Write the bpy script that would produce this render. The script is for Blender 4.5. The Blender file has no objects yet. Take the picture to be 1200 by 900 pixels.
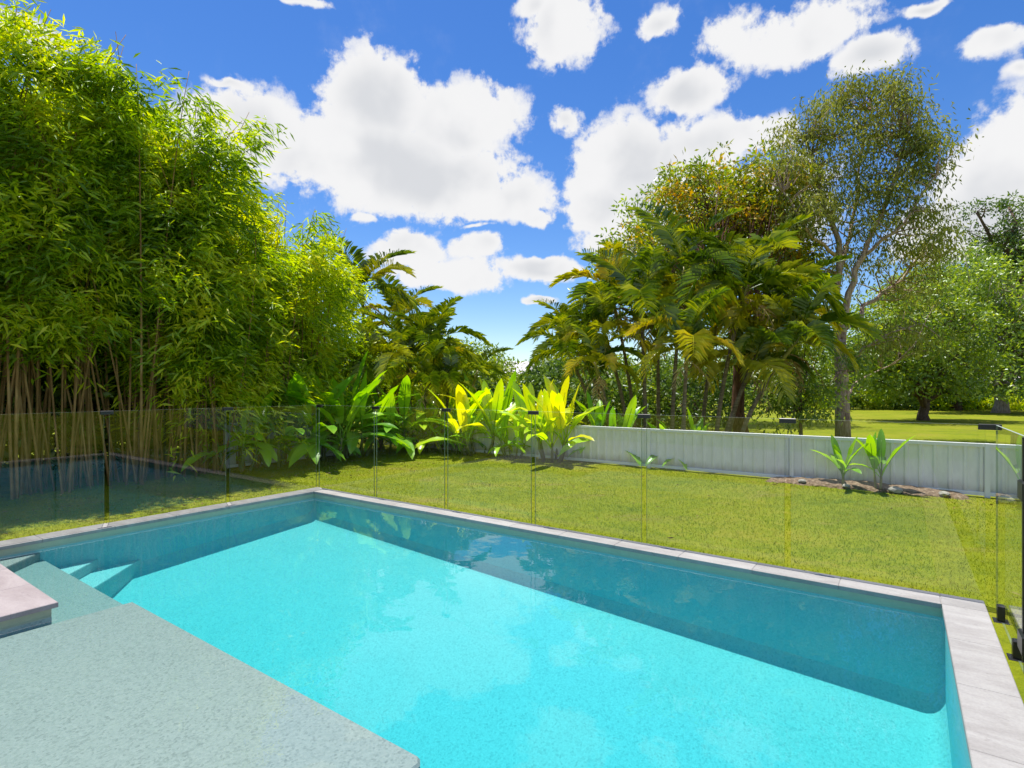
import bpy, math, random
import numpy as np
from mathutils import Vector, Matrix

S = bpy.context.scene
COL = S.collection
R = math.radians

# ------------------------------------------------------------------ camera
EYE = 1.46
FPX = 644.0                    # focal length in pixels of a 1200 px wide frame
cam = bpy.data.cameras.new("camera")
cam_ob = bpy.data.objects.new("camera", cam)
COL.objects.link(cam_ob)
cam_ob.location = (0, 0, EYE)
cam_ob.rotation_euler = (R(90), 0, 0)
cam.sensor_width = 36
cam.lens = FPX / 1200 * 36
cam.shift_y = 4.5 / 1200
cam.clip_start = 0.05
cam.clip_end = 3000
S.camera = cam_ob

# ------------------------------------------------------------------ pool axes: local x = u, local y = -v
ANG = math.atan2(-0.5777, 0.8163)
C0 = Vector((-2.864, 8.09, 0))
UX = Vector((math.cos(ANG), math.sin(ANG), 0))
VX = Vector((math.sin(ANG), -math.cos(ANG), 0))


def W(u, v, z=0.0):
    return C0 + UX * u + VX * v + Vector((0, 0, z))


def px(x, y, d):
    """world point seen at photo pixel x, y at depth d (used for layout of real things)"""
    return Vector(((x - 600) / FPX * d, d, EYE - (y - 454.5) / FPX * d))


def gx(x, d):
    p = px(x, 454.5, d)
    return Vector((p.x, p.y, -0.05))


# ------------------------------------------------------------------ sun and sky
SUN_EL = 76.0
AL = R(22)
sd = -(UX * math.cos(AL) + VX * math.sin(AL))
SUN_DIR = Vector((sd.x * math.cos(R(SUN_EL)), sd.y * math.cos(R(SUN_EL)), math.sin(R(SUN_EL))))
sun = bpy.data.lights.new("sun", "SUN")
sun.energy = 4.4
sun.angle = R(0.5)
sun.color = (1.0, 0.95, 0.86)
sun_ob = bpy.data.objects.new("sun", sun)
COL.objects.link(sun_ob)
sun_ob.rotation_euler = SUN_DIR.to_track_quat("Z", "Y").to_euler()
sun_ob.location = (-30, 40, 50)

world = bpy.data.worlds.new("World")
S.world = world
world.use_nodes = True


class NT:
    """short-hand node tree builder"""

    def __init__(self, tree):
        self.t = tree

    def n(self, typ, **kw):
        nd = self.t.nodes.new(typ)
        for k, v in kw.items():
            setattr(nd, k, v)
        return nd

    def set(self, sock, v):
        if isinstance(v, bpy.types.NodeSocket):
            self.t.links.new(v, sock)
        elif v is not None:
            if hasattr(sock, "default_value"):
                if sock.type == "RGBA" and len(v) == 3:
                    v = (*v, 1)
                sock.default_value = v

    def math(self, op, a, b=None, c=None, clamp=False):
        nd = self.n("ShaderNodeMath", operation=op, use_clamp=clamp)
        self.set(nd.inputs[0], a)
        if b is not None:
            self.set(nd.inputs[1], b)
        if c is not None:
            self.set(nd.inputs[2], c)
        return nd.outputs[0]

    def vec(self, op, a, b=None, out=0):
        nd = self.n("ShaderNodeVectorMath", operation=op)
        self.set(nd.inputs[0], a)
        if b is not None:
            self.set(nd.inputs[1], b)
        return nd.outputs[out]

    def mix(self, f, a, b):
        nd = self.n("ShaderNodeMix", data_type="RGBA")
        self.set(nd.inputs["Factor"], f)
        self.set(nd.inputs[6], a)
        self.set(nd.inputs[7], b)
        return nd.outputs[2]

    def noise(self, vec, scale, detail=4, rough=0.55, out=0, dist=0.0):
        nd = self.n("ShaderNodeTexNoise")
        self.set(nd.inputs["Vector"], vec)
        nd.inputs["Scale"].default_value = scale
        nd.inputs["Detail"].default_value = detail
        nd.inputs["Roughness"].default_value = rough
        nd.inputs["Distortion"].default_value = dist
        return nd.outputs[out]

    def smooth(self, x, lo, hi, a=0.0, b=1.0):
        nd = self.n("ShaderNodeMapRange", interpolation_type="SMOOTHSTEP")
        self.set(nd.inputs[0], x)
        for i, v in enumerate((lo, hi, a, b)):
            nd.inputs[i + 1].default_value = v
        return nd.outputs[0]

    def ramp(self, f, stops):
        nd = self.n("ShaderNodeValToRGB")
        self.set(nd.inputs[0], f)
        el = nd.color_ramp.elements
        while len(el) < len(stops):
            el.new(0.5)
        for e, (p, c) in zip(el, stops):
            e.position = p
            e.color = (*c, 1)
        return nd.outputs[0]


def build_world():
    t = NT(world.node_tree)
    for nd in list(world.node_tree.nodes):
        world.node_tree.nodes.remove(nd)
    out = t.n("ShaderNodeOutputWorld")
    bg = t.n("ShaderNodeBackground")
    sky = t.n("ShaderNodeTexSky", sky_type="NISHITA", sun_disc=False)
    sky.sun_elevation = R(SUN_EL)
    sky.sun_rotation = math.atan2(SUN_DIR.x, SUN_DIR.y)
    sky.air_density = 1.0
    sky.dust_density = 0.2
    sky.ozone_density = 2.5
    hs = t.n("ShaderNodeHueSaturation")
    hs.inputs["Hue"].default_value = 0.511
    hs.inputs["Saturation"].default_value = 1.33
    hs.inputs["Value"].default_value = 0.96
    t.set(hs.inputs["Color"], sky.outputs[0])
    tc = t.n("ShaderNodeTexCoord")
    d = tc.outputs["Generated"]
    sx = t.n("ShaderNodeSeparateXYZ")
    t.set(sx.inputs[0], d)
    az = t.math("ARCTAN2", sx.outputs[0], sx.outputs[1])
    el = t.math("ARCSINE", sx.outputs[2])
    cx = t.n("ShaderNodeCombineXYZ")
    t.set(cx.inputs[0], az)
    t.set(cx.inputs[1], el)
    q = cx.outputs[0]
    warp = t.noise(q, 9.0, 3, 0.5, out=1)
    w2 = t.vec("MULTIPLY", t.vec("SUBTRACT", warp, (0.5, 0.5, 0.5)), (0.07, 0.06, 0.0))
    qw = t.vec("ADD", q, w2)

    # cumulus heaps: centre x, y and half sizes in photo pixels, weight
    B = [(440, 118, 70, 62, 1), (290, 150, 70, 46, 1.15), (545, 140, 72, 48, 1), (450, 190, 130, 62, 1),
         (585, 232, 66, 30, 1), (520, 212, 100, 48, 1), (365, 180, 90, 50, 1), (625, 250, 26, 16, .9),
         (482, 292, 46, 24, 1), (525, 322, 72, 22, 1), (462, 288, 24, 18, .9), (558, 290, 30, 17, 1),
         (636, 314, 52, 15, 1), (632, 350, 18, 7, .9), (690, 262, 50, 12, .6),
         (735, 190, 72, 58, 1), (700, 232, 44, 42, 1), (800, 180, 90, 46, 1), (875, 165, 70, 30, .85),
         (800, 235, 110, 56, 1), (720, 280, 60, 26, .75), (880, 240, 110, 60, .9),
         (812, 104, 54, 30, 1), (935, 42, 110, 46, .8), (860, 40, 60, 44, .62), (1020, 66, 70, 32, .8),
         (660, 34, 58, 48, .85), (625, 6, 36, 22, .75), (775, 22, 40, 30, .68), (664, 140, 28, 36, .72),
         (1175, 205, 84, 72, 1), (1150, 250, 90, 60, 1), (1240, 180, 90, 110, 1), (1100, 280, 80, 40, .8),
         (1160, 58, 54, 26, .78), (1090, 6, 48, 16, .7), (1185, 90, 34, 14, .6),
         (268, 94, 46, 10, .66), (345, 4, 76, 13, .66), (10, 26, 70, 26, .72), (60, 52, 50, 20, .6),
         (425, 250, 30, 10, .6), (560, 265, 40, 8, .5)]
    tot = None
    for (bx, by, rx, ry, wgt) in B:
        v = px(bx, by, 1.0) - Vector((0, 0, EYE))
        v.normalize()
        a0 = math.atan2(v.x, v.y)
        e0 = math.asin(v.z)
        ca = FPX * (1 + ((bx - 600) / FPX) ** 2)
        ce = FPX * (1 + ((by - 454.5) / FPX) ** 2) * math.sqrt(1 + ((bx - 600) / FPX) ** 2)
        o = t.vec("MULTIPLY", t.vec("SUBTRACT", qw, (a0, e0, 0)), (ca / rx / 1.15, ce / ry / 1.15, 0))
        ln = t.vec("LENGTH", o, out=1)
        b = t.math("MULTIPLY_ADD", ln, -1.0, wgt)
        tot = b if tot is None else t.math("SMOOTH_MAX", tot, b, 0.12)
    # generic fair-weather clouds for the sky outside the view
    zz = t.math("ADD", t.math("MAXIMUM", sx.outputs[2], 0.0), 0.22)
    pl = t.vec("DIVIDE", d, t.n("ShaderNodeCombineXYZ").outputs[0])
    cz = pl.node.inputs[1].links[0].from_node
    for i in range(3):
        t.set(cz.inputs[i], zz)
    gen = t.math("MULTIPLY_ADD", t.noise(pl, 1.3, 4, 0.5), 3.4, -1.75)
    aza = t.math("ABSOLUTE", az)
    outside = t.math("MAXIMUM", t.smooth(aza, 0.80, 1.0), t.smooth(el, 0.70, 0.9))
    gen = t.math("ADD", gen, t.math("MULTIPLY_ADD", outside, 3.0, -3.0))
    tot = t.math("MAXIMUM", tot, gen)
    f1 = t.noise(q, 16.0, 10, 0.62, dist=0.2)
    f2 = t.noise(q, 60.0, 6, 0.6)
    nz = t.math("ADD", t.math("MULTIPLY_ADD", f1, 1.45, -0.725), t.math("MULTIPLY_ADD", f2, 0.55, -0.275))
    dn = t.math("ADD", tot, nz)
    dens = t.math("MULTIPLY", t.smooth(dn, -0.03, 0.26), t.smooth(t.math("ADD", tot, t.math("MULTIPLY", f2, 0.5)), -0.05, 0.55, 0.12, 1.0))
    thin = t.math("MULTIPLY", t.smooth(t.noise(q, 5.0, 6, 0.6), 0.52, 0.85), 0.25)
    dens = t.math("MAXIMUM", dens, t.math("MULTIPLY", thin, t.smooth(el, 0.25, 0.6)))
    # thickness of the heap gives the grey of its belly
    q2 = t.vec("ADD", q, (-0.02, 0.055, 0))
    g1 = t.noise(q2, 6.0, 4, 0.45)
    belly = t.math("MULTIPLY", t.smooth(tot, 0.22, 0.75), t.smooth(g1, 0.40, 0.62))
    ccol = t.mix(belly, (5.4, 5.4, 5.45), (4.2, 4.3, 4.5))
    col = t.mix(dens, hs.outputs[0], ccol)
    t.set(bg.inputs[0], col)
    bg.inputs[1].default_value = 0.1
    t.set(out.inputs[0], bg.outputs[0])


build_world()

S.view_settings.view_transform = "Standard"
S.view_settings.look = "None"
S.view_settings.exposure = 0.75
S.view_settings.gamma = 1.0
S.render.engine = "CYCLES"
S.cycles.use_denoising = True
S.cycles.max_bounces = 10
S.cycles.transparent_max_bounces = 32
S.cycles.caustics_reflective = False
S.cycles.caustics_refractive = False
S.cycles.sample_clamp_indirect = 6.0

rng = np.random.default_rng(11)
random.seed(7)


# ------------------------------------------------------------------ materials
def new_mat(name):
    m = bpy.data.materials.new(name)
    m.use_nodes = True
    for nd in list(m.node_tree.nodes):
        m.node_tree.nodes.remove(nd)
    t = NT(m.node_tree)
    out = t.n("ShaderNodeOutputMaterial")
    return m, t, out


def principled(t, out, col, rough=0.6, spec=0.5, metal=0.0, normal=None):
    p = t.n("ShaderNodeBsdfPrincipled")
    t.set(p.inputs["Base Color"], col)
    t.set(p.inputs["Roughness"], rough)
    t.set(p.inputs["Specular IOR Level"], spec)
    t.set(p.inputs["Metallic"], metal)
    if normal is not None:
        t.set(p.inputs["Normal"], normal)
    t.set(out.inputs[0], p.outputs[0])
    return p


def bump(t, h, strength=0.3, dist=0.01):
    b = t.n("ShaderNodeBump")
    b.inputs["Strength"].default_value = strength
    b.inputs["Distance"].default_value = dist
    t.set(b.inputs["Height"], h)
    return b.outputs[0]


def leaf_mat(name, stops, trans=0.45, gloss=0.06, rough=0.4, tcol=1.25):
    m, t, out = new_mat(name)
    g = t.n("ShaderNodeNewGeometry")
    oi = t.n("ShaderNodeObjectInfo")
    tc = t.n("ShaderNodeTexCoord")
    big = t.noise(g.outputs["Position"], 1.35, 2, 0.5)
    f = t.math("ADD", t.math("MULTIPLY", g.outputs["Random Per Island"], 0.55),
               t.math("MULTIPLY_ADD", big, 2.0, -0.78))
    f = t.math("ADD", f, t.math("MULTIPLY_ADD", oi.outputs["Random"], 0.3, -0.15), clamp=True)
    stops = [(p, (min(.66, c[0] * 1.95), min(.66, c[1] * 2.05), c[2] * 1.5)) for p, c in stops]
    col = t.ramp(f, stops)
    di = t.n("ShaderNodeBsdfDiffuse")
    t.set(di.inputs[0], col)
    tr = t.n("ShaderNodeBsdfTranslucent")
    hs = t.n("ShaderNodeHueSaturation")
    hs.inputs["Hue"].default_value = 0.49
    hs.inputs["Saturation"].default_value = 1.1
    hs.inputs["Value"].default_value = tcol
    t.set(hs.inputs["Color"], col)
    t.set(tr.inputs[0], hs.outputs[0])
    mx = t.n("ShaderNodeMixShader")
    mx.inputs[0].default_value = trans
    t.set(mx.inputs[1], di.outputs[0])
    t.set(mx.inputs[2], tr.outputs[0])
    gl = t.n("ShaderNodeBsdfGlossy")
    gl.inputs["Roughness"].default_value = rough
    gl.inputs[0].default_value = (0.9, 0.95, 1, 1)
    m2 = t.n("ShaderNodeMixShader")
    m2.inputs[0].default_value = gloss * 0.45
    t.set(m2.inputs[1], mx.outputs[0])
    t.set(m2.inputs[2], gl.outputs[0])
    t.set(out.inputs[0], m2.outputs[0])
    return m


def bark_mat(name, stops, scale=6.0, stretch=(3, 3, 0.6), strength=0.6):
    m, t, out = new_mat(name)
    g = t.n("ShaderNodeNewGeometry")
    v = t.vec("MULTIPLY", g.outputs["Position"], stretch)
    n1 = t.noise(v, scale, 6, 0.65)
    col = t.ramp(n1, stops)
    principled(t, out, col, 0.85, 0.2, normal=bump(t, n1, strength, 0.03))
    return m


def plain_mat(name, col, rough=0.5, spec=0.5, metal=0.0, var=0.12, scale=4.0):
    m, t, out = new_mat(name)
    g = t.n("ShaderNodeNewGeometry")
    n1 = t.noise(g.outputs["Position"], scale, 5, 0.6)
    a = tuple(c * (1 - var) for c in col)
    b = tuple(min(1, c * (1 + var)) for c in col)
    principled(t, out, t.mix(n1, a, b), rough, spec, metal)
    return m


def stone_mat(name, c_lo, c_hi, c_vein):
    m, t, out = new_mat(name)
    tc = t.n("ShaderNodeTexCoord")
    oi = t.n("ShaderNodeObjectInfo")
    off = t.vec("MULTIPLY", t.vec("ADD", (0, 0, 0), t.n("ShaderNodeCombineXYZ").outputs[0]), (37, 21, 13))
    cb = off.node.inputs[0].links[0].from_node.inputs[1].links[0].from_node
    for i in range(3):
        t.set(cb.inputs[i], oi.outputs["Random"])
    v = t.vec("ADD", tc.outputs["Object"], off)
    vs = t.vec("MULTIPLY", v, (1.0, 3.2, 1.0))
    n1 = t.noise(vs, 2.6, 8, 0.62, dist=0.6)
    n2 = t.noise(vs, 9.0, 6, 0.7, dist=1.0)
    n3 = t.noise(v, 90.0, 2, 0.5)
    col = t.mix(t.smooth(n1, 0.3, 0.7), c_lo, c_hi)
    col = t.mix(t.math("MULTIPLY", t.smooth(n2, 0.56, 0.70), 0.55), col, c_vein)
    hsv = t.n("ShaderNodeHueSaturation")
    t.set(hsv.inputs["Color"], col)
    t.set(hsv.inputs["Value"], t.math("ADD", t.math("MULTIPLY_ADD", oi.outputs["Random"], 0.12, 0.88),
                                      t.math("MULTIPLY_ADD", n3, 0.3, -0.12)))
    principled(t, out, hsv.outputs[0], 0.55, 0.35, normal=bump(t, n3, 0.15, 0.003))
    return m


def pebble_mat(name, base, dark, light, scale=55.0):
    m, t, out = new_mat(name)
    g = t.n("ShaderNodeNewGeometry")
    p = g.outputs["Position"]
    vo = t.n("ShaderNodeTexVoronoi")
    t.set(vo.inputs["Vector"], p)
    vo.inputs["Scale"].default_value = scale
    n1 = t.noise(p, 80.0, 3, 0.8)
    n2 = t.noise(p, 2.0, 4, 0.6)
    sp = t.math("ADD", t.math("MULTIPLY", vo.outputs["Color"], 0.55), t.math("MULTIPLY", n1, 0.45))
    col = t.ramp(sp, [(0.18, dark), (0.42, base), (0.8, light)])
    st = t.math("MULTIPLY", t.smooth(n2, 0.5, 0.75), 0.16)
    col = t.mix(st, col, tuple(c * 0.72 for c in base))
    principled(t, out, col, 0.8, 0.2, normal=bump(t, vo.outputs["Distance"], 0.25, 0.004))
    return m


def fresnel_pass(name, ior, tint, absorb=None, dens=0.0, ripple=None, thin=False):
    """clear sheet: what is not mirrored passes straight through"""
    m, t, out = new_mat(name)
    g = t.n("ShaderNodeNewGeometry")
    fr = t.n("ShaderNodeFresnel")
    bf = g.outputs["Backfacing"]
    t.set(fr.inputs["IOR"], t.math("ADD", t.math("MULTIPLY", bf, 1 / ior - ior), ior))
    tr = t.n("ShaderNodeBsdfTransparent")
    tr.inputs[0].default_value = (*tint, 1)
    gl = t.n("ShaderNodeBsdfGlossy")
    gl.inputs["Roughness"].default_value = 0.0
    gl.inputs[0].default_value = (1, 1, 1, 1)
    if ripple:
        n1 = t.noise(t.vec("MULTIPLY", g.outputs["Position"], (1, 1, 1)), ripple[0], 3, 0.5)
        bn = bump(t, n1, ripple[1], ripple[2])
        t.set(gl.inputs["Normal"], bn)
    mx = t.n("ShaderNodeMixShader")
    t.set(mx.inputs[0], t.math("MULTIPLY", fr.outputs[0], t.math("SUBTRACT", 1.0, bf)) if thin else fr.outputs[0])
    t.set(mx.inputs[1], tr.outputs[0])
    t.set(mx.inputs[2], gl.outputs[0])
    t.set(out.inputs["Surface"], mx.outputs[0])
    if absorb:
        va = t.n("ShaderNodeVolumeAbsorption")
        va.inputs[0].default_value = (*absorb, 1)
        va.inputs[1].default_value = dens
        vs = t.n("ShaderNodeVolumeScatter")
        vs.inputs[0].default_value = (0.12, 0.82, 0.92, 1)
        vs.inputs[1].default_value = 0.17
        ad = t.n("ShaderNodeAddShader")
        t.set(ad.inputs[0], va.outputs[0])
        t.set(ad.inputs[1], vs.outputs[0])
        t.set(out.inputs["Volume"], ad.outputs[0])
    return m


def lawn_mat(name):
    m, t, out = new_mat(name)
    g = t.n("ShaderNodeNewGeometry")
    p = g.outputs["Position"]
    n1 = t.noise(p, 0.55, 5, 0.6)
    n2 = t.noise(t.vec("MULTIPLY", p, (1, 1, 1)), 7.0, 6, 0.7)
    n3 = t.noise(p, 70.0, 3, 0.7)
    c = t.ramp(t.math("ADD", t.math("MULTIPLY", n1, 0.55), t.math("MULTIPLY", n2, 0.45)),
               [(0.30, (0.105, 0.15, 0.008)), (0.5, (0.20, 0.235, 0.009)), (0.64, (0.26, 0.25, 0.024))])
    n4 = t.noise(t.vec("MULTIPLY", p, (0.5, 1.4, 1)), 1.3, 5, 0.65)
    c = t.mix(t.math("MULTIPLY", t.smooth(n4, 0.54, 0.72), 0.6), c, (0.245, 0.19, 0.06))
    c = t.mix(t.math("MULTIPLY", t.smooth(n4, 0.46, 0.30), 0.5), c, (0.07, 0.135, 0.010))
    hs = t.n("ShaderNodeHueSaturation")
    t.set(hs.inputs["Color"], c)
    t.set(hs.inputs["Value"], t.math("MULTIPLY_ADD", n3, 0.9, 0.5))
    principled(t, out, hs.outputs[0], 0.9, 0.1, normal=bump(t, n3, 0.7, 0.03))
    return m


M = {}
M["lawn"] = lawn_mat("lawn")
M["blade"] = leaf_mat("grass_blade", [(0.0, (0.052, 0.080, 0.004)), (0.5, (0.10, 0.128, 0.006)), (1.0, (0.155, 0.145, 0.02))], 0.45, 0.02)
M["stone"] = stone_mat("pale_stone", (0.28, 0.266, 0.256), (0.36, 0.35, 0.338), (0.215, 0.20, 0.195))
M["deck"] = stone_mat("pinkish_stone", (0.28, 0.235, 0.24), (0.36, 0.315, 0.32), (0.20, 0.165, 0.18))
M["pebble"] = pebble_mat("pool_pebble_render", (0.42, 0.485, 0.465), (0.27, 0.325, 0.32), (0.495, 0.56, 0.54), 85.0)
M["ledge"] = pebble_mat("ledge_pebble_render", (0.215, 0.243, 0.226), (0.135, 0.155, 0.145), (0.26, 0.285, 0.265), 95.0)
M["wall_render"] = pebble_mat("pool_wall_render", (0.22, 0.51, 0.53), (0.17, 0.43, 0.46), (0.28, 0.56, 0.575), 85.0)
M["grout"] = plain_mat("grout", (0.29, 0.275, 0.26), 0.8, 0.2)
M["tile"] = plain_mat("waterline_render", (0.46, 0.47, 0.36), 0.6, 0.3, var=0.15, scale=20)
M["water"] = fresnel_pass("pool_water", 1.33, (1, 1, 1), (0.06, 0.935, 0.985), 1.05, ripple=(2.2, 0.06, 0.05))
M["glass"] = fresnel_pass("clear_glass", 1.62, (0.982, 0.994, 0.986), thin=True)
M["glass_edge"] = plain_mat("glass_edge", (0.16, 0.22, 0.15), 0.15, 0.8, var=0.05)
M["glass_top"] = plain_mat("skylit_glass_top", (0.50, 0.58, 0.53), 0.2, 0.6, var=0.05)  # sky light on the panel tops, put into a paler edge colour
M["black"] = plain_mat("black_metal", (0.012, 0.012, 0.013), 0.35, 0.5)
m, t, out = new_mat("grey_sheet_steel")
g = t.n("ShaderNodeNewGeometry")
sx_ = t.n("ShaderNodeSeparateXYZ")
t.set(sx_.inputs[0], g.outputs["Position"])
n_ = t.noise(t.vec("MULTIPLY", g.outputs["Position"], (1, 1, 0.35)), 7.0, 6, 0.7)
splash = t.math("MULTIPLY", t.smooth(t.math("ADD", sx_.outputs[2], t.math("MULTIPLY", n_, -0.35)), 0.02, -0.2), 0.7)
c_ = t.mix(t.smooth(n_, 0.35, 0.7), (0.66, 0.67, 0.69), (0.76, 0.77, 0.785))
principled(t, out, t.mix(splash, c_, (0.24, 0.22, 0.17)), 0.45, 0.4)
M["steel_grey"] = m
M["steel_post"] = plain_mat("grey_post_steel", (0.70, 0.715, 0.735), 0.45, 0.4, var=0.04)
M["mulch"] = bark_mat("mulch", [(0.3, (0.07, 0.045, 0.03)), (0.55, (0.20, 0.14, 0.09)), (0.75, (0.36, 0.29, 0.21))], 22, (1, 1, 1), 0.9)
M["rock"] = plain_mat("garden_rock", (0.30, 0.29, 0.26), 0.85, 0.2, var=0.4, scale=9)
M["culm"] = bark_mat("bamboo_culm", [(0.25, (0.10, 0.06, 0.022)), (0.5, (0.27, 0.165, 0.06)), (0.75, (0.46, 0.32, 0.14))], 2.0, (3, 3, 1.0), 0.1)
M["bamboo_leaf"] = leaf_mat("bamboo_leaf", [(0.0, (0.055, 0.105, 0.006)), (0.4, (0.13, 0.195, 0.009)), (0.7, (0.27, 0.31, 0.013)), (1.0, (0.44, 0.40, 0.025))], 0.5, 0.05, 0.35, 1.35)
M["palm_green"] = leaf_mat("palm_leaflet_green", [(0.0, (0.036, 0.070, 0.006)), (0.5, (0.085, 0.125, 0.009)), (1.0, (0.25, 0.25, 0.018))], 0.5, 0.10, 0.3, 1.5)
M["palm_yellow"] = leaf_mat("palm_leaflet_yellow", [(0.0, (0.15, 0.165, 0.012)), (0.5, (0.24, 0.235, 0.018)), (1.0, (0.33, 0.265, 0.03))], 0.5, 0.08, 0.3, 1.3)
M["palm_dead"] = leaf_mat("palm_leaflet_dry", [(0.0, (0.16, 0.10, 0.05)), (0.5, (0.28, 0.20, 0.12)), (1.0, (0.40, 0.32, 0.23))], 0.25, 0.04, 0.5)
M["litter"] = leaf_mat("dry_leaf", [(0.0, (0.05, 0.03, 0.015)), (0.5, (0.10, 0.065, 0.03)), (1.0, (0.16, 0.11, 0.06))], 0.2, 0.03, 0.5)
M["palm_trunk"] = bark_mat("palm_trunk", [(0.3, (0.10, 0.075, 0.045)), (0.55, (0.22, 0.17, 0.11)), (0.75, (0.34, 0.29, 0.21))], 5, (1, 1, 4), 0.5)
M["crownshaft"] = plain_mat("palm_crownshaft", (0.26, 0.24, 0.05), 0.5, 0.4, var=0.35, scale=3)
M["banana"] = leaf_mat("banana_leaf", [(0.0, (0.035, 0.10, 0.010)), (0.5, (0.08, 0.19, 0.014)), (1.0, (0.19, 0.30, 0.02))], 0.45, 0.10, 0.3, 1.4)
M["heliconia"] = leaf_mat("heliconia_leaf", [(0.0, (0.08, 0.18, 0.010)), (0.5, (0.22, 0.33, 0.012)), (1.0, (0.42, 0.42, 0.02))], 0.5, 0.08, 0.3, 1.4)
M["stem"] = plain_mat("green_stem", (0.14, 0.17, 0.05), 0.5, 0.4, var=0.4, scale=6)
M["gum_leaf"] = leaf_mat("gum_leaf", [(0.0, (0.055, 0.068, 0.018)), (0.5, (0.105, 0.118, 0.028)), (1.0, (0.19, 0.185, 0.045))], 0.42, 0.04, 0.45)
M["gum_bark"] = bark_mat("gum_bark", [(0.30, (0.16, 0.095, 0.068)), (0.5, (0.40, 0.285, 0.22)), (0.70, (0.60, 0.48, 0.39))], 5, (4, 4, 1.0), 0.9)
M["orange_leaf"] = leaf_mat("bronze_new_leaf", [(0.0, (0.07, 0.10, 0.012)), (0.45, (0.15, 0.165, 0.016)), (0.65, (0.30, 0.20, 0.018)), (1.0, (0.40, 0.18, 0.022))], 0.42, 0.06)
M["broad_leaf"] = leaf_mat("broad_leaf", [(0.0, (0.05, 0.085, 0.016)), (0.5, (0.11, 0.16, 0.028)), (1.0, (0.26, 0.30, 0.05))], 0.45, 0.10, 0.35)
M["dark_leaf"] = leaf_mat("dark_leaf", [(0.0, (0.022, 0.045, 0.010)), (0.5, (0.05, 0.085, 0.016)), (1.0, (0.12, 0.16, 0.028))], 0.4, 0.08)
M["lime_leaf"] = leaf_mat("lime_leaf", [(0.0, (0.10, 0.17, 0.012)), (0.5, (0.23, 0.29, 0.016)), (1.0, (0.40, 0.39, 0.03))], 0.5, 0.05, 0.35, 1.35)
M["olive_leaf"] = leaf_mat("olive_leaf", [(0.0, (0.05, 0.085, 0.014)), (0.5, (0.105, 0.15, 0.022)), (1.0, (0.24, 0.26, 0.04))], 0.45, 0.08)
M["bark"] = bark_mat("brown_bark", [(0.3, (0.045, 0.03, 0.022)), (0.55, (0.12, 0.08, 0.055)), (0.8, (0.22, 0.16, 0.12))], 5, (4, 4, 0.8), 0.8)
M["red_bark"] = bark_mat("reddish_bark", [(0.3, (0.06, 0.03, 0.02)), (0.55, (0.17, 0.085, 0.05)), (0.8, (0.28, 0.17, 0.11))], 5, (4, 4, 0.8), 0.8)
M["pale_bark"] = bark_mat("pale_bark", [(0.3, (0.16, 0.12, 0.10)), (0.55, (0.34, 0.28, 0.24)), (0.8, (0.5, 0.44, 0.40))], 5, (4, 4, 0.8), 0.5)
M["roof"] = plain_mat("pale_roof_sheet", (0.55, 0.52, 0.52), 0.5, 0.4)
M["housewall"] = plain_mat("painted_house_wall", (0.62, 0.60, 0.56), 0.7, 0.3)
M["window"] = plain_mat("dark_window_pane", (0.03, 0.04, 0.05), 0.1, 0.7)
M["green_sheet"] = plain_mat("green_sheet_metal", (0.02, 0.17, 0.12), 0.5, 0.4)


# ------------------------------------------------------------------ object helpers
def mesh_np(name, verts, faces, mats, smooth=False, mat_idx=None):
    """faces: (n,3) or (n,4) int array, or list of tuples"""
    me = bpy.data.meshes.new(name)
    verts = np.asarray(verts, dtype=np.float32)
    if isinstance(faces, list):
        me.from_pydata([tuple(map(float, v)) for v in verts], [], faces)
    else:
        faces = np.asarray(faces, dtype=np.int32)
        n, k = faces.shape
        me.vertices.add(len(verts))
        me.vertices.foreach_set("co", verts.ravel())
        me.loops.add(n * k)
        me.loops.foreach_set("vertex_index", faces.ravel())
        me.polygons.add(n)
        me.polygons.foreach_set("loop_start", np.arange(0, n * k, k, dtype=np.int32))
        me.update(calc_edges=True)
    for m in (mats if isinstance(mats, (list, tuple)) else [mats]):
        me.materials.append(m)
    if mat_idx is not None:
        me.polygons.foreach_set("material_index", np.asarray(mat_idx, dtype=np.int32))
    if smooth:
        me.polygons.foreach_set("use_smooth", np.ones(len(me.polygons), dtype=bool))
    me.update()
    return me


def ob(name, me, parent=None, loc=None, rot=None, scale=None):
    o = bpy.data.objects.new(name, me)
    COL.objects.link(o)
    if parent is not None:
        o.parent = parent
    if loc is not None:
        o.location = loc
    if rot is not None:
        o.rotation_euler = rot
    if scale is not None:
        o.scale = scale if isinstance(scale, (tuple, list)) else (scale,) * 3
    return o


def tag(o, label=None, cat=None, group=None, kind=None):
    if label:
        o["label"] = label
    if cat:
        o["category"] = cat
    if group:
        o["group"] = group
    if kind:
        o["kind"] = kind
    return o


def empty(name, loc=(0, 0, 0), rz=0.0):
    o = bpy.data.objects.new(name, None)
    COL.objects.link(o)
    o.location = loc
    o.rotation_euler = (0, 0, rz)
    o.empty_display_size = 0.2
    return o


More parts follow.
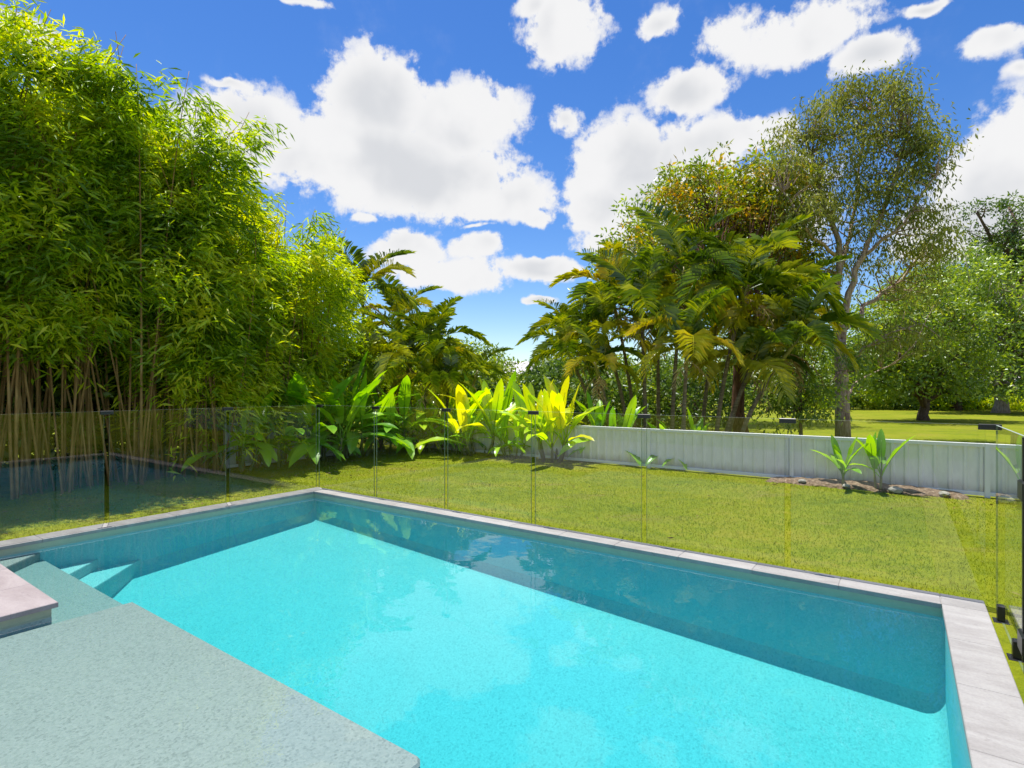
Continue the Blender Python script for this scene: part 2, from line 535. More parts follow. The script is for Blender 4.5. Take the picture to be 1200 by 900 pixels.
class Geo:
    """collects quads and triangles as polygons"""

    def __init__(self):
        self.v = []
        self.f = []
        self.n = 0

    def add(self, vs, fs):
        k = self.n
        self.v.append(np.asarray(vs, dtype=np.float32).reshape(-1, 3))
        self.f += [tuple(i + k for i in f) for f in fs]
        self.n += len(self.v[-1])

    def box(self, a, b):
        x0, y0, z0 = a
        x1, y1, z1 = b
        self.add([(x0, y0, z0), (x1, y0, z0), (x1, y1, z0), (x0, y1, z0), (x0, y0, z1), (x1, y0, z1), (x1, y1, z1), (x0, y1, z1)],
                 [(0, 3, 2, 1), (4, 5, 6, 7), (0, 1, 5, 4), (1, 2, 6, 5), (2, 3, 7, 6), (3, 0, 4, 7)])

    def cbox(self, a, b, c=0.004):
        """box with chamfered top edges"""
        x0, y0, z0 = a
        x1, y1, z1 = b
        self.add([(x0, y0, z0), (x1, y0, z0), (x1, y1, z0), (x0, y1, z0),
                  (x0, y0, z1 - c), (x1, y0, z1 - c), (x1, y1, z1 - c), (x0, y1, z1 - c),
                  (x0 + c, y0 + c, z1), (x1 - c, y0 + c, z1), (x1 - c, y1 - c, z1), (x0 + c, y1 - c, z1)],
                 [(0, 3, 2, 1), (0, 1, 5, 4), (1, 2, 6, 5), (2, 3, 7, 6), (3, 0, 4, 7),
                  (4, 5, 9, 8), (5, 6, 10, 9), (6, 7, 11, 10), (7, 4, 8, 11), (8, 9, 10, 11)])

    def prism(self, pts, z0, z1, c=0.0):
        """vertical prism over a counter-clockwise outline, rounded top edge of size c"""
        n = len(pts)
        p = np.array(pts, dtype=float)
        cen = p.mean(axis=0)
        if c > 0:
            ins = p + (cen - p) / np.linalg.norm(cen - p, axis=1, keepdims=True) * c
            vs = [(*q, z0) for q in p] + [(*q, z1 - c) for q in p] + [(*q, z1) for q in ins]
            fs = [tuple(range(2 * n, 3 * n))]
            for i in range(n):
                j = (i + 1) % n
                fs += [(i, j, n + j, n + i), (n + i, n + j, 2 * n + j, 2 * n + i)]
        else:
            vs = [(*q, z0) for q in p] + [(*q, z1) for q in p]
            fs = [tuple(range(n, 2 * n))] + [(i, (i + 1) % n, n + (i + 1) % n, n + i) for i in range(n)]
        fs.append(tuple(range(n - 1, -1, -1)))
        self.add(vs, fs)

    def tube(self, pts, rad, n=6):
        pts = np.asarray(pts, dtype=float)
        m = len(pts)
        rad = np.broadcast_to(np.asarray(rad, dtype=float), (m,))
        tg = np.gradient(pts, axis=0)
        tg /= np.linalg.norm(tg, axis=1, keepdims=True) + 1e-9
        ref = np.array([0.31, 0.95, 0.05])
        vs = []
        a = np.linspace(0, 2 * math.pi, n, endpoint=False)
        for i in range(m):
            s = np.cross(tg[i], ref)
            s /= np.linalg.norm(s) + 1e-9
            w = np.cross(tg[i], s)
            vs.append(pts[i] + rad[i] * (np.cos(a)[:, None] * s + np.sin(a)[:, None] * w))
        fs = []
        for i in range(m - 1):
            for j in range(n):
                k = (j + 1) % n
                fs.append((i * n + j, i * n + k, (i + 1) * n + k, (i + 1) * n + j))
        fs.append(tuple(range(n - 1, -1, -1)))
        fs.append(tuple((m - 1) * n + j for j in range(n)))
        self.add(np.concatenate(vs), fs)

    def mesh(self, name, mat, smooth=False):
        return mesh_np(name, np.concatenate(self.v), self.f, mat, smooth)


def unit(a):
    return a / (np.linalg.norm(a, axis=-1, keepdims=True) + 1e-9)


def leaf_mesh(name, P, D, L, Wd, mat, fold=0.25, curl=0.0):
    """one folded diamond (two triangles) for each leaf"""
    P = np.asarray(P, dtype=np.float64)
    n = len(P)
    D = unit(np.asarray(D, dtype=np.float64))
    L = np.broadcast_to(np.asarray(L, dtype=float), (n,))[:, None]
    Wd = np.broadcast_to(np.asarray(Wd, dtype=float), (n,))[:, None]
    rnd = unit(rng.normal(size=(n, 3)) + np.array([0, 0, 0.9]))
    Sd = unit(np.cross(D, rnd))
    Nn = np.cross(Sd, D)
    mid = P + D * L * 0.42
    tip = P + D * L + np.array([0, 0, -1.0]) * curl * L
    V = np.empty((n, 4, 3))
    V[:, 0] = P
    V[:, 1] = mid + Sd * Wd * 0.5 + Nn * Wd * fold
    V[:, 2] = tip
    V[:, 3] = mid - Sd * Wd * 0.5 + Nn * Wd * fold
    b = np.arange(n)[:, None] * 4
    F = np.concatenate([b + np.array([0, 1, 2]), b + np.array([0, 2, 3])])
    return mesh_np(name, V.reshape(-1, 3), F, mat)


# ------------------------------------------------------------------ ground
def build_ground():
    g = Geo()
    z = -0.05

    def rect(u0, u1, v0, v1):
        c = [W(u0, v0, z), W(u0, v1, z), W(u1, v1, z), W(u1, v0, z)]
        g.add([tuple(p) for p in c], [(0, 1, 2, 3)])
    rect(-900, 900, -1500, 0.005)
    rect(-900, 0.005, 0.005, 900)
    rect(7.475, 900, 0.005, 900)
    rect(0.005, 7.475, 9.0, 900)
    o = ob("lawn", g.mesh("lawn", M["lawn"]))
    tag(o, kind="structure")
    # grass blades on the yard in view
    n = 230000
    u = rng.uniform(-3.0, 10.5, n)
    v = rng.uniform(-4.95, 3.9, n)
    keep = ((v < -0.03) | (u < -0.03) | (u > 7.6)) & ~((v > 0) & (u > 8.6))
    u, v = u[keep], v[keep]
    n = len(u)
    P = np.array(C0)[None, :] + np.outer(u, np.array(UX)) + np.outer(v, np.array(VX))
    P[:, 2] = z - 0.004
    D = rng.normal(size=(n, 3)) * 0.55
    D[:, 2] = 1.0
    D = unit(D)
    L = rng.uniform(0.014, 0.036, n)
    Sd = unit(np.cross(D, rng.normal(size=(n, 3))))
    V = np.empty((n, 3, 3))
    V[:, 0] = P - Sd * 0.0035
    V[:, 1] = P + Sd * 0.0035
    V[:, 2] = P + D * L[:, None]
    F = np.arange(n * 3).reshape(-1, 3)
    o = ob("grass", mesh_np("grass", V.reshape(-1, 3), F, M["blade"]))
    tag(o, "short sunlit turf blades of the fenced back lawn", "grass", kind="stuff")


build_ground()


# ------------------------------------------------------------------ pool
IN_U0, IN_U1, IN_V0, IN_V1 = 0.25, 7.235, 0.235, 4.60
OUT_U1 = 7.477
PEN_U, PEN_V = 2.32, 3.675
WATER_Z = -0.06


def floor_z(u, v):
    return -0.375 - 0.050 * u - 0.058 * v - 0.032 * u * np.maximum(0, v - 0.5)


def build_pool():
    pool = empty("swimming_pool", C0, ANG)
    tag(pool, "turquoise rectangular swimming pool with pale stone coping and entry ledge", "swimming pool")

    def part(name, g, mat, smooth=False):
        return ob(name, g.mesh(name, mat, smooth), pool)

    # basin floor with a coved edge
    us = np.concatenate([np.linspace(IN_U0 - 0.03, IN_U0 + 0.14, 9), np.linspace(IN_U0 + 0.2, IN_U1 - 0.2, 30), np.linspace(IN_U1 - 0.16, IN_U1 + 0.03, 10)])
    vs = np.concatenate([np.linspace(IN_V0 - 0.03, IN_V0 + 0.14, 9), np.linspace(IN_V0 + 0.2, IN_V1 - 0.2, 20), np.linspace(IN_V1 - 0.14, IN_V1 + 0.03, 8)])
    UU, VV = np.meshgrid(us, vs, indexing="ij")
    rr = 0.13

    def cove(dist):
        x = np.clip(rr - dist, 0, rr * 0.999)
        return rr - np.sqrt(rr * rr - x * x)
    Z = floor_z(UU, VV)
    for dd in (UU - IN_U0 + 0.02, IN_U1 + 0.02 - UU, VV - IN_V0 + 0.02, IN_V1 + 0.02 - VV):
        Z = Z + cove(dd)
    vsn = np.stack([UU, -VV, Z], axis=-1).reshape(-1, 3)
    nu, nv = len(us), len(vs)
    idx = np.arange(nu * nv).reshape(nu, nv)
    F = np.stack([idx[:-1, :-1], idx[:-1, 1:], idx[1:, 1:], idx[1:, :-1]], axis=-1).reshape(-1, 4)
    me = mesh_np("basin_floor", vsn, F, M["pebble"], True)
    ob("basin_floor", me, pool)
    # basin walls (recessed 20 mm behind the coping nose)
    rc = 0.02
    for (u0, u1, v0, v1) in ((0.04, IN_U0 - rc, 0.04, 6.0), (IN_U0 - rc + 0.001, IN_U1 + rc, 0.04, IN_V0 - rc),
                             (IN_U1 + rc, OUT_U1 - 0.03, 0.04, IN_V1), (PEN_U + 0.3, IN_U1 + 0.2, IN_V1 + rc, IN_V1 + 0.2)):
        g = Geo()
        g.box((u0, -v1, -1.3), (u1, -v0, -0.1))
        part("basin_wall", g, M["wall_render"])
        g = Geo()
        g.box((u0 + 0.001, -v1 + 0.001, -0.1), (u1 - 0.001, -v0 - 0.001, -0.035))
        part("waterline_band", g, M["tile"])
    # pier under the stone landing
    g = Geo()
    g.box((IN_U0 - 0.1, -6.0, -1.3), (PEN_U - 0.03, -(PEN_V + 0.03), -0.1))
    part("landing_wall", g, M["pebble"])
    g = Geo()
    g.box((IN_U0 - 0.1, -6.0 + .001, -0.1), (PEN_U - 0.031, -(PEN_V + 0.031), -0.035))
    part("waterline_band", g, M["tile"])
    # ledge and steps: outline (u, v), top height
    for nm, pts, z in (("entry_ledge", [(2.34, 3.245), (2.34, 4.65), (5.35, 4.65), (5.35, 3.275), (5.32, 3.245)], -0.130),
                       ("step", [(0.22, 3.24), (0.22, 3.75), (0.73, 3.75)], -0.128),
                       ("step", [(0.22, 3.225), (0.22, 3.74), (2.345, 3.74), (2.345, 3.225)], -0.205),
                       ("step", [(0.22, 2.77), (0.22, 3.26), (0.71, 3.26)], -0.310),
                       ("step", [(0.22, 2.38), (0.22, 3.25), (1.09, 3.25)], -0.410)):
        g = Geo()
        g.prism([(a, -b) for a, b in pts], -1.2, z, 0.012)
        part(nm, g, M["ledge" if z > -0.25 else "pebble"])

    # coping pavers
    jt = 0.003

    def paver(u0, u1, v0, v1, mat="stone"):
        g = Geo()
        du, dv = (u1 - u0) / 2 - jt / 2, (v1 - v0) / 2 - jt / 2
        g.cbox((-du, -dv, -0.035), (du, dv, 0.0))
        o = part("coping_paver" if mat == "stone" else "deck_paver", g, M[mat])
        o.location = ((u0 + u1) / 2, -(v0 + v1) / 2, random.uniform(-0.0008, 0.0008))
        return o
    for (u0, u1, v0, v1) in ((0.012, OUT_U1 - 0.012, 0.012, IN_V0 - 0.012), (0.012, IN_U0 - 0.012, IN_V0 - 0.02, PEN_V + 0.02),
                             (IN_U1 + 0.012, OUT_U1 - 0.012, IN_V0 - 0.02, IN_V1 + 0.5), (0.012, PEN_U - 0.012, PEN_V + 0.012, PEN_V + 1.79)):
        g = Geo()
        g.box((u0, -v1, -0.033), (u1, -v0, -0.0045 - 0.0007 * random.random()))
        part("grout", g, M["grout"])
    edges = [OUT_U1, IN_U1]
    while edges[-1] > 0.6:
        edges.append(edges[-1] - 0.6)
    edges = [e for e in edges if e > 0.5] + [IN_U0, 0.0]
    for a, b in zip(edges[1:], edges[:-1]):
        paver(a, b, 0.0, IN_V0)
    v = IN_V0
    while v < PEN_V - 0.01:
        w = min(v + 0.6, PEN_V)
        paver(0.0, IN_U0, v, w)
        v = w
    v = IN_V0
    while v < IN_V1:
        w = min(v + 0.61, IN_V1)
        paver(IN_U1, OUT_U1, v, w)
        v = w
    u = PEN_U
    while u < OUT_U1:
        w = min(u + 0.6, OUT_U1)
        paver(u, w, IN_V1, IN_V1 + 0.6)
        u = w
    cu = [PEN_U, PEN_U - 0.6, PEN_U - 1.2, PEN_U - 1.8, 0.0]
    for i in range(4):
        for j in range(3):
            paver(cu[i + 1], cu[i], PEN_V + 0.6 * j, PEN_V + 0.6 * (j + 1), "deck")
    # water body
    g = Geo()
    g.box((IN_U0 - 0.05, -(IN_V1 + 0.05), -1.25), (IN_U1 + 0.05, -(IN_V0 - 0.05), WATER_Z))
    o = ob("pool_water", g.mesh("pool_water", M["water"]), None, C0, (0, 0, ANG))
    tag(o, "calm clear turquoise water filling the swimming pool", "water", kind="structure")
    # paving behind the pool
    g = Geo()
    g.box((0.006, -9.0, -0.3), (OUT_U1, -(IN_V1 + 0.604), -0.004))
    o = ob("paved_terrace", g.mesh("paved_terrace", M["deck"]), None, C0, (0, 0, ANG))
    tag(o, kind="structure")


build_pool()


# ------------------------------------------------------------------ frameless glass fence round the pool
def build_glass_fence():
    f = empty("glass_fence", C0, ANG)
    tag(f, "frameless clear glass pool fence with small black clips along the coping", "fence")
    GO = 0.05
    top, bot, th, gap = 1.205, -0.045, 0.012, 0.05

    def panel(u0, u1, v0, v1):
        g = Geo()
        cu, cv = (u0 + u1) / 2, (v0 + v1) / 2
        du, dv = (u1 - u0) / 2, (v1 - v0) / 2
        g.box((-du, -dv, bot), (du, dv, top))
        me = mesh_np("glass_panel", np.concatenate(g.v), g.f, [M["glass"], M["glass_edge"], M["glass_top"]])
        along_u = du > dv
        for p in me.polygons:
            n = p.normal
            face = abs(n.y) > 0.5 if along_u else abs(n.x) > 0.5
            p.material_index = 0 if face else 2 if n.z > 0.5 else 1
        return ob("glass_panel", me, f, (cu, -cv, 0))

    def clip(u, v, along_u):
        g = Geo()
        a, b = (0.062, 0.014) if along_u else (0.014, 0.062)
        g.cbox((-a, -b, -0.030), (a, b, 0.010), 0.004)
        return ob("clip", g.mesh("clip", M["black"]), f, (u, -v, top - 0.005))

    def spigot(u, v):
        g = Geo()
        g.cbox((-0.025, -0.025, -0.05), (0.025, 0.025, 0.055), 0.006)
        g.cbox((-0.045, -0.045, -0.056), (0.045, 0.045, -0.045), 0.003)
        return ob("spigot", g.mesh("spigot", M["black"]), f, (u, -v, 0))

    us = [-0.055, 1.212, 2.493, 3.757, 5.016, 6.251, 7.512]
    for a, b in zip(us[:-1], us[1:]):
        panel(a + gap / 2, b - gap / 2, -GO - th / 2, -GO + th / 2)
    for u in us[1:-1]:
        clip(u, -GO, True)
    clip(us[0] + 0.03, -GO, True)
    clip(us[-1], -GO, True)
    vs = [-0.04, 1.294, 2.614, 3.93, 5.25]
    for a, b in zip(vs[:-1], vs[1:]):
        panel(-GO - th / 2, -GO + th / 2, a + gap / 2, b - gap / 2)
    for v in vs[1:-1]:
        clip(-GO, v, False)
    uo = 7.545
    vr = [-0.02, 1.03, 2.0, 3.4, 4.8]
    for a, b in zip(vr[:-1], vr[1:]):
        panel(uo - th / 2, uo + th / 2, a + 0.006, b - 0.006)
    for v in (0.22, 0.82, 2.3, 3.1, 3.7, 4.5):
        spigot(uo, v)
    # gate hinges and latch side strip
    for z in (0.12, 0.92):
        g = Geo()
        g.cbox((-0.022, -0.07, -0.05), (0.022, 0.07, 0.05), 0.008)
        ob("gate_hinge", g.mesh("gate_hinge", M["black"]), f, (uo, -1.03, z))
    g = Geo()
    g.cbox((-0.012, -0.012, 0.02), (0.012, 0.012, 1.20), 0.002)
    ob("gate_seal", g.mesh("gate_seal", M["black"]), f, (uo, -1.03, 0))


build_glass_fence()


# ------------------------------------------------------------------ grey sheet metal boundary fence
def build_boundary(name, a, b, label, htop, pitch=2.42, posts_from=None):
    """a, b: (u, v) end points"""
    A, B = W(*a), W(*b)
    d = (B - A)
    ln = d.length
    rz = math.atan2(d.y, d.x)
    f = empty(name, (A.x, A.y, -0.05), rz)
    tag(f, label, "fence", "grey boundary fences")
    H = htop + 0.05
    xs = []
    x = posts_from if posts_from is not None else 0.0
    while x > 0.05:
        x -= pitch
    while x < ln + 0.01:
        xs.append(x)
        x += pitch
    # panel mesh with trapezoid ribs
    w = pitch - 0.06
    nrib = 14
    prof = []
    st = w / nrib
    for i in range(nrib):
        x0 = i * st
        prof += [(x0, 0.0), (x0 + st * 0.62, 0.0), (x0 + st * 0.72, 0.018), (x0 + st * 0.90, 0.018)]
    prof.append((w, 0.0))
    vs = []
    for (x0, y0) in prof:
        vs += [(x0, -y0, 0.05), (x0, -y0, H - 0.03)]
    nn = len(prof)
    fs = [(2 * i, 2 * i + 2, 2 * i + 3, 2 * i + 1) for i in range(nn - 1)]
    sheet = mesh_np("ribbed_sheet", vs, fs, M["steel_grey"])
    gp = Geo()
    gp.cbox((-0.03, -0.035, -0.1), (0.03, 0.035, H + 0.004), 0.004)
    post = gp.mesh("post", M["steel_post"])
    gr = Geo()
    gr.cbox((0, -0.028, -0.025), (w, 0.022, 0.025), 0.004)
    rail = gr.mesh("rail", M["steel_post"])
    for i, x in enumerate(xs):
        ob("post", post, f, (x, 0, 0))
        if i + 1 < len(xs):
            ob("ribbed_sheet", sheet, f, (x + 0.03, 0, 0))
            ob("rail", rail, f, (x + 0.03, 0, H - 0.022))
            ob("rail", rail, f, (x + 0.03, 0, 0.05))
    return f


build_boundary("metal_fence", (-3.2, -5.0), (17.0, -5.0), "long grey ribbed steel fence across the back of the lawn below the palms", 0.69, posts_from=11.18)
build_boundary("metal_fence", (-3.2, -0.3), (-3.2, -5.0), "grey ribbed steel fence half hidden behind bamboo and broad dark leaves", 0.80)


# ------------------------------------------------------------------ garden bed by the back fence
def build_bed():
    g = Geo()
    nu, nv = 40, 8
    vs = []
    for i in range(nu):
        for j in range(nv):
            u = 5.2 + 2.6 * i / (nu - 1)
            v = -4.96 + 0.36 * j / (nv - 1)
            e = math.sin(math.pi * min(1, max(0, i / (nu - 1)))) ** 0.4 * (1 - (j / (nv - 1)) ** 2)
            z = -0.058 + 0.10 * e + random.uniform(-0.012, 0.012) * (1 if j < nv - 1 else 0)
            vs.append(tuple(W(u, v + (0.06 * math.sin(i * 0.9) if j == nv - 1 else 0), z)))
    fs = [(i * nv + j, i * nv + j + 1, (i + 1) * nv + j + 1, (i + 1) * nv + j) for i in range(nu - 1) for j in range(nv - 1)]
    g.add(vs, fs)
    o = ob("garden_bed", g.mesh("garden_bed", M["mulch"]))
    tag(o, kind="structure")
    lab = ["rounded pale stone at the lawn edge of the mulch bed", "flat grey stone on the mulch under the small banana plant",
           "small brown stone in the mulch beside the back fence", "low angular stone at the end of the mulch bed"]
    for k, (u, v, s) in enumerate(((6.35, -4.60, .055), (6.95, -4.62, .08), (5.75, -4.7, .05), (7.5, -4.68, .06))):
        p = rng.normal(size=(60, 3))
        p = unit(p) * np.array([1.3, 1.0, 0.62])
        import bmesh
        bm = bmesh.new()
        for q in p:
            bm.verts.new(q * s)
        bmesh.ops.convex_hull(bm, input=bm.verts)
        me = bpy.data.meshes.new("garden_stone")
        bm.to_mesh(me)
        bm.free()
        me.materials.append(M["rock"])
        o = ob("garden_stone", me, None, W(u, v, 0.0), (0, 0, random.uniform(0, 6)))
        tag(o, lab[k], "stone")


build_bed()


# ------------------------------------------------------------------ broad-leaved trees
def branch(g, a, b, r0, r1, n=5, sides=6, wob=0.06, sag=0.0):
    a, b = np.array(a, float), np.array(b, float)
    t = np.linspace(0, 1, n)[:, None]
    L = np.linalg.norm(b - a)
    pts = a + (b - a) * t
    pts[1:-1] += rng.normal(size=(n - 2, 3)) * wob * L
    pts[:, 2] += (np.sin(t[:, 0] * math.pi) * sag * L)
    g.tube(pts, np.linspace(r0, r1, n), sides)
    return pts


def tree(name, label, cat, base, lobes, fork, r0, leaf, bark, n_clump, per, crad, ll, lw, droop=0.3, trunk_pts=None,
         group=None, shell=0.45, twig=0.5, hang=0.0, trunk_part="trunk"):
    """lobes: (x, y, z, rx, ry, rz) in metres from the trunk base"""
    root = empty(name, base)
    tag(root, label, cat, group)
    g = Geo()
    fork = np.array(fork, float)
    if trunk_pts is None:
        pts = np.array([(0, 0, -0.1), fork * (0.3, 0.3, 0.3) + rng.normal(size=3) * 0.05 * fork[2] * np.array([1, 1, 0]), fork * 0.65, fork])
    else:
        pts = np.array(trunk_pts, float)
    rad = np.linspace(r0, r0 * 0.72, len(pts))
    rad[0] = r0 * 1.3
    g.tube(pts, rad, 9)
    fork = pts[-1]
    cen, cr = [], []
    lob = np.array(lobes, float)
    vol = lob[:, 3] * lob[:, 4] * lob[:, 5]
    cnt = np.maximum(3, (n_clump * vol ** 0.75 / np.sum(vol ** 0.75)).astype(int))
    for lb, c in zip(lob, cnt):
        hub = lb[:3] - np.array([0, 0, lb[5] * 0.35])
        start = fork if len(lob) < 4 or rng.random() < 0.6 else pts[-2]
        lp = branch(g, start, hub, r0 * 0.5, r0 * 0.22, 6, 7, 0.05, 0.04)
        d = unit(rng.normal(size=(c, 3)))
        rr = shell + (1 - shell) * rng.random(c) ** 0.6
        q = lb[:3] + d * rr[:, None] * lb[3:6]
        q += rng.normal(size=q.shape) * crad * 0.3
        for p in q:
            if rng.random() < twig:
                s = lp[rng.integers(2, 6)]
                branch(g, s, p, r0 * 0.13, r0 * 0.03, 4, 4, 0.08, 0.03)
        cen.append(q)
    q = np.concatenate(cen)
    n = len(q)
    sz = crad * rng.uniform(0.65, 1.35, n)
    off = unit(rng.normal(size=(n, per, 3))) * (rng.random((n, per, 1)) ** 0.5) * sz[:, None, None] * np.array([1, 1, 0.7])
    P = (q[:, None, :] + off).reshape(-1, 3)
    D = unit(off.reshape(-1, 3)) * 0.8 + rng.normal(size=P.shape) * 0.6
    D[:, 2] -= droop
    k = len(P)
    L = ll * rng.uniform(0.6, 1.3, k)
    me = leaf_mesh("crown", P, D, L, lw * rng.uniform(0.7, 1.3, k), M[leaf], 0.2, hang)
    ob(trunk_part, g.mesh(trunk_part, M[bark], True), root)
    ob("crown", me, root)
    return root


# tall gum tree beyond the back fence
def build_gum():
    d = 15.5
    b = gx(988, d)

    def P(x, y, dy=0.0):
        return np.array(px(x, y, d + dy)) - np.array(b)
    root = empty("gum_tree", b)
    tag(root, "tall slender gum tree with mottled pale trunk and airy olive crown", "tree")
    g = Geo()
    tr = [(0, 0, -.1), P(987, 470), P(986, 430), P(984, 398)]
    g.tube(tr, [0.21, 0.185, 0.17, 0.155], 10)
    lim = []

    def limb(pts, r0, r1, n=7):
        pts = np.array(pts)
        t = np.linspace(0, len(pts) - 1, len(pts) * 3)
        i = np.minimum(t.astype(int), len(pts) - 2)
        fr = (t - i)[:, None]
        pp = pts[i] * (1 - fr) + pts[i + 1] * fr
        pp[1:-1] += rng.normal(size=(len(pp) - 2, 3)) * 0.03
        g.tube(pp, np.linspace(r0, r1, len(pp)), n)
        lim.append(pp)
        return pp
    l1 = limb([P(983, 402), P(979, 345), P(984, 285, .2), P(962, 225, .3), P(945, 165, .5)], 0.12, 0.03)
    l2 = limb([P(986, 405), P(994, 350, -.2), P(1010, 300, -.3), P(1040, 240, -.3), P(1062, 160, -.4)], 0.11, 0.03)
    l3 = limb([P(991, 385), P(1020, 355, .6), P(1062, 325, 1.0), P(1090, 280, 1.2)], 0.075, 0.02)
    l4 = limb([P(982, 320), P(998, 270, 1.0), P(1008, 200, 1.2), P(1015, 130, 1.1)], 0.07, 0.02)
    l5 = limb([P(1012, 300, -.3), P(1060, 262, -1.0), P(1098, 205, -1.2)], 0.055, 0.018)
    l6 = limb([P(980, 300), P(945, 270, -.8), P(918, 225, -1.0)], 0.055, 0.018)
    l7 = limb([P(988, 440), P(1010, 410, -.5), P(1035, 395, -.9), P(1075, 380, -1)], 0.05, 0.015)
    l8 = limb([P(988, 465), P(1012, 440, .6), P(1050, 425, 1.0)], 0.04, 0.012)
    tips = []
    for (x, y, rx, ry, dz, c) in ((985, 118, 32, 26, .6, 24), (1050, 114, 34, 28, -.3, 26), (960, 160, 58, 40, .3, 44), (1035, 165, 64, 50, 0, 56),
                                  (1088, 175, 30, 42, -.8, 30), (925, 200, 36, 40, -.5, 28), (985, 230, 70, 45, .4, 48),
                                  (1060, 250, 62, 48, -.5, 50), (1085, 290, 34, 36, .8, 22), (935, 250, 34, 30, -.8, 16), (1020, 310, 60, 28, .7, 18),
                                  (945, 320, 36, 40, .3, 12), (1075, 345, 45, 28, .8, 14), (1055, 400, 50, 26, -.5, 20)):
        q = unit(rng.normal(size=(c, 3))) * (rng.random((c, 1)) ** 0.45)
        sc = d / FPX
        cen = P(x, y, dz)
        tips.append(cen + q * np.array([rx * sc, min(rx, 45) * sc, ry * sc]))
    tips = np.concatenate(tips)
    allp = np.concatenate([l[2:] for l in lim])
    for p in tips:
        dd = np.linalg.norm(allp - p, axis=1) + np.maximum(0, allp[:, 2] - p[2]) * 1.5
        s = allp[np.argmin(dd)]
        if np.linalg.norm(s - p) < 2.6:
            branch(g, s, p, 0.022, 0.006, 4, 4, 0.08, 0.03)
    n, per = len(tips), 66
    off = rng.normal(size=(n, per, 3)) * np.array([0.22, 0.22, 0.17])
    Q = (tips[:, None, :] + off).reshape(-1, 3)
    D = rng.normal(size=Q.shape) * 0.55 + unit(off.reshape(-1, 3)) * 0.3
    D[:, 2] -= 1.0
    k = len(Q)
    ob("trunk", g.mesh("trunk", M["gum_bark"], True), root)
    ob("crown", leaf_mesh("crown", Q, D, rng.uniform(0.10, 0.19, k), rng.uniform(0.03, 0.05, k), M["gum_leaf"], 0.15), root)


build_gum()


def lobes_px(base, d, lst):
    """crown lobes given as photo pixels x, y, rx, ry and depth offset"""
    out = []
    for (x, y, rx, ry, dz) in lst:
        p = px(x, y, d + dz) - base
        s = (d + dz) / FPX
        out.append((p.x, p.y, p.z, rx * s, (rx + ry) / 2 * s, ry * s))
    return out


# bronze-leaved tree behind the palms
b = gx(873, 13.2)
tree("bronze_tree", "round tree with orange bronze new leaves and a dark reddish trunk behind the palms", "tree", b,
     lobes_px(b, 15.5, [(840, 235, 75, 48, 1.0), (900, 240, 60, 50, .5), (775, 285, 50, 40, 1.5), (890, 310, 60, 50, 1), (825, 310, 66, 46, 2),
                        (930, 300, 36, 46, 1), (935, 385, 36, 40, .5)]),
     (0.0, 0.5, 3.0), 0.17, "orange_leaf", "red_bark", 560, 34, 0.42, 0.17, 0.065, 0.35, shell=0.35)
b = gx(812, 24)
tree("leafy_tree", "taller dark green tree showing over the bronze tree crown", "tree", b,
     lobes_px(b, 24, [(825, 225, 55, 34, 0), (790, 260, 60, 50, 0), (760, 300, 55, 50, 0), (880, 240, 60, 50, 0), (730, 340, 45, 60, 0), (860, 330, 90, 70, 0)]),
     (0, 0, 4.5), 0.25, "broad_leaf", "bark", 420, 30, 0.55, 0.24, 0.10, 0.2)
# spreading tree on the far lawn with a gnarled low trunk
b = gx(1082, 25.5)
tree("spreading_tree", "low spreading tree with gnarled twin trunk on the far lawn, dark shade at its foot", "tree", b,
     lobes_px(b, 25.5, [(1050, 400, 62, 42, -1), (1105, 385, 60, 48, 0), (1075, 440, 62, 26, -1), (1120, 430, 50, 34, 0), (1040, 440, 42, 26, 0), (1080, 355, 50, 30, 1)]),
     (0.1, 0, 0.9), 0.24, "olive_leaf", "bark", 440, 32, 0.50, 0.22, 0.09, 0.3)
# pale trees at the right
b = gx(1172, 33)
tree("leafy_tree", "broad pale green tree with a thick grey trunk beside the green shed", "tree", b,
     lobes_px(b, 33, [(1160, 395, 62, 52, 0), (1200, 350, 64, 62, 0), (1215, 430, 60, 40, -1), (1120, 335, 52, 45, 1), (1170, 440, 45, 26, -2), (1250, 380, 60, 80, 0), (1075, 365, 40, 36, 1)]),
     (0, 0, 1.8), 0.38, "broad_leaf", "pale_bark", 640, 34, 0.62, 0.27, 0.12, 0.15)
b = gx(1185, 46)
tree("pine_tree", "tall dark conifer-like tree with flat tufted top above the pale tree", "tree", b,
     lobes_px(b, 46, [(1145, 245, 24, 10, 0), (1182, 240, 26, 10, 0), (1168, 272, 34, 16, 0), (1195, 290, 44, 24, 0), (1150, 310, 36, 22, 0), (1190, 335, 60, 30, 0), (1140, 355, 36, 26, 0), (1225, 270, 40, 60, 0)]),
     (0, 0, 12), 0.35, "dark_leaf", "bark", 420, 30, 0.62, 0.30, 0.12, 0.0, twig=0.4)
b = gx(1118, 37)
tree("leafy_tree", "dense near-black shady tree with a leaning trunk behind the spreading tree", "tree", b,
     lobes_px(b, 37, [(1110, 425, 48, 40, 0), (1075, 420, 45, 40, 1), (1130, 380, 40, 40, 0), (1040, 430, 40, 40, 2), (1000, 440, 40, 34, 2)]),
     (0.4, 0, 1.6), 0.35, "dark_leaf", "bark", 300, 32, 0.7, 0.30, 0.13, 0.1)
b = gx(1052, 43)
tree("leafy_tree", "tall mid green tree filling the gap between the gum trunk and the pale tree", "tree", b,
     lobes_px(b, 43, [(1040, 380, 50, 40, 0), (1080, 345, 50, 40, 0), (1020, 420, 50, 40, 0), (1090, 400, 50, 50, 0)]),
     (0, 0, 2.5), 0.35, "olive_leaf", "bark", 360, 32, 0.75, 0.34, 0.15, 0.1)
b = gx(1150, 50)
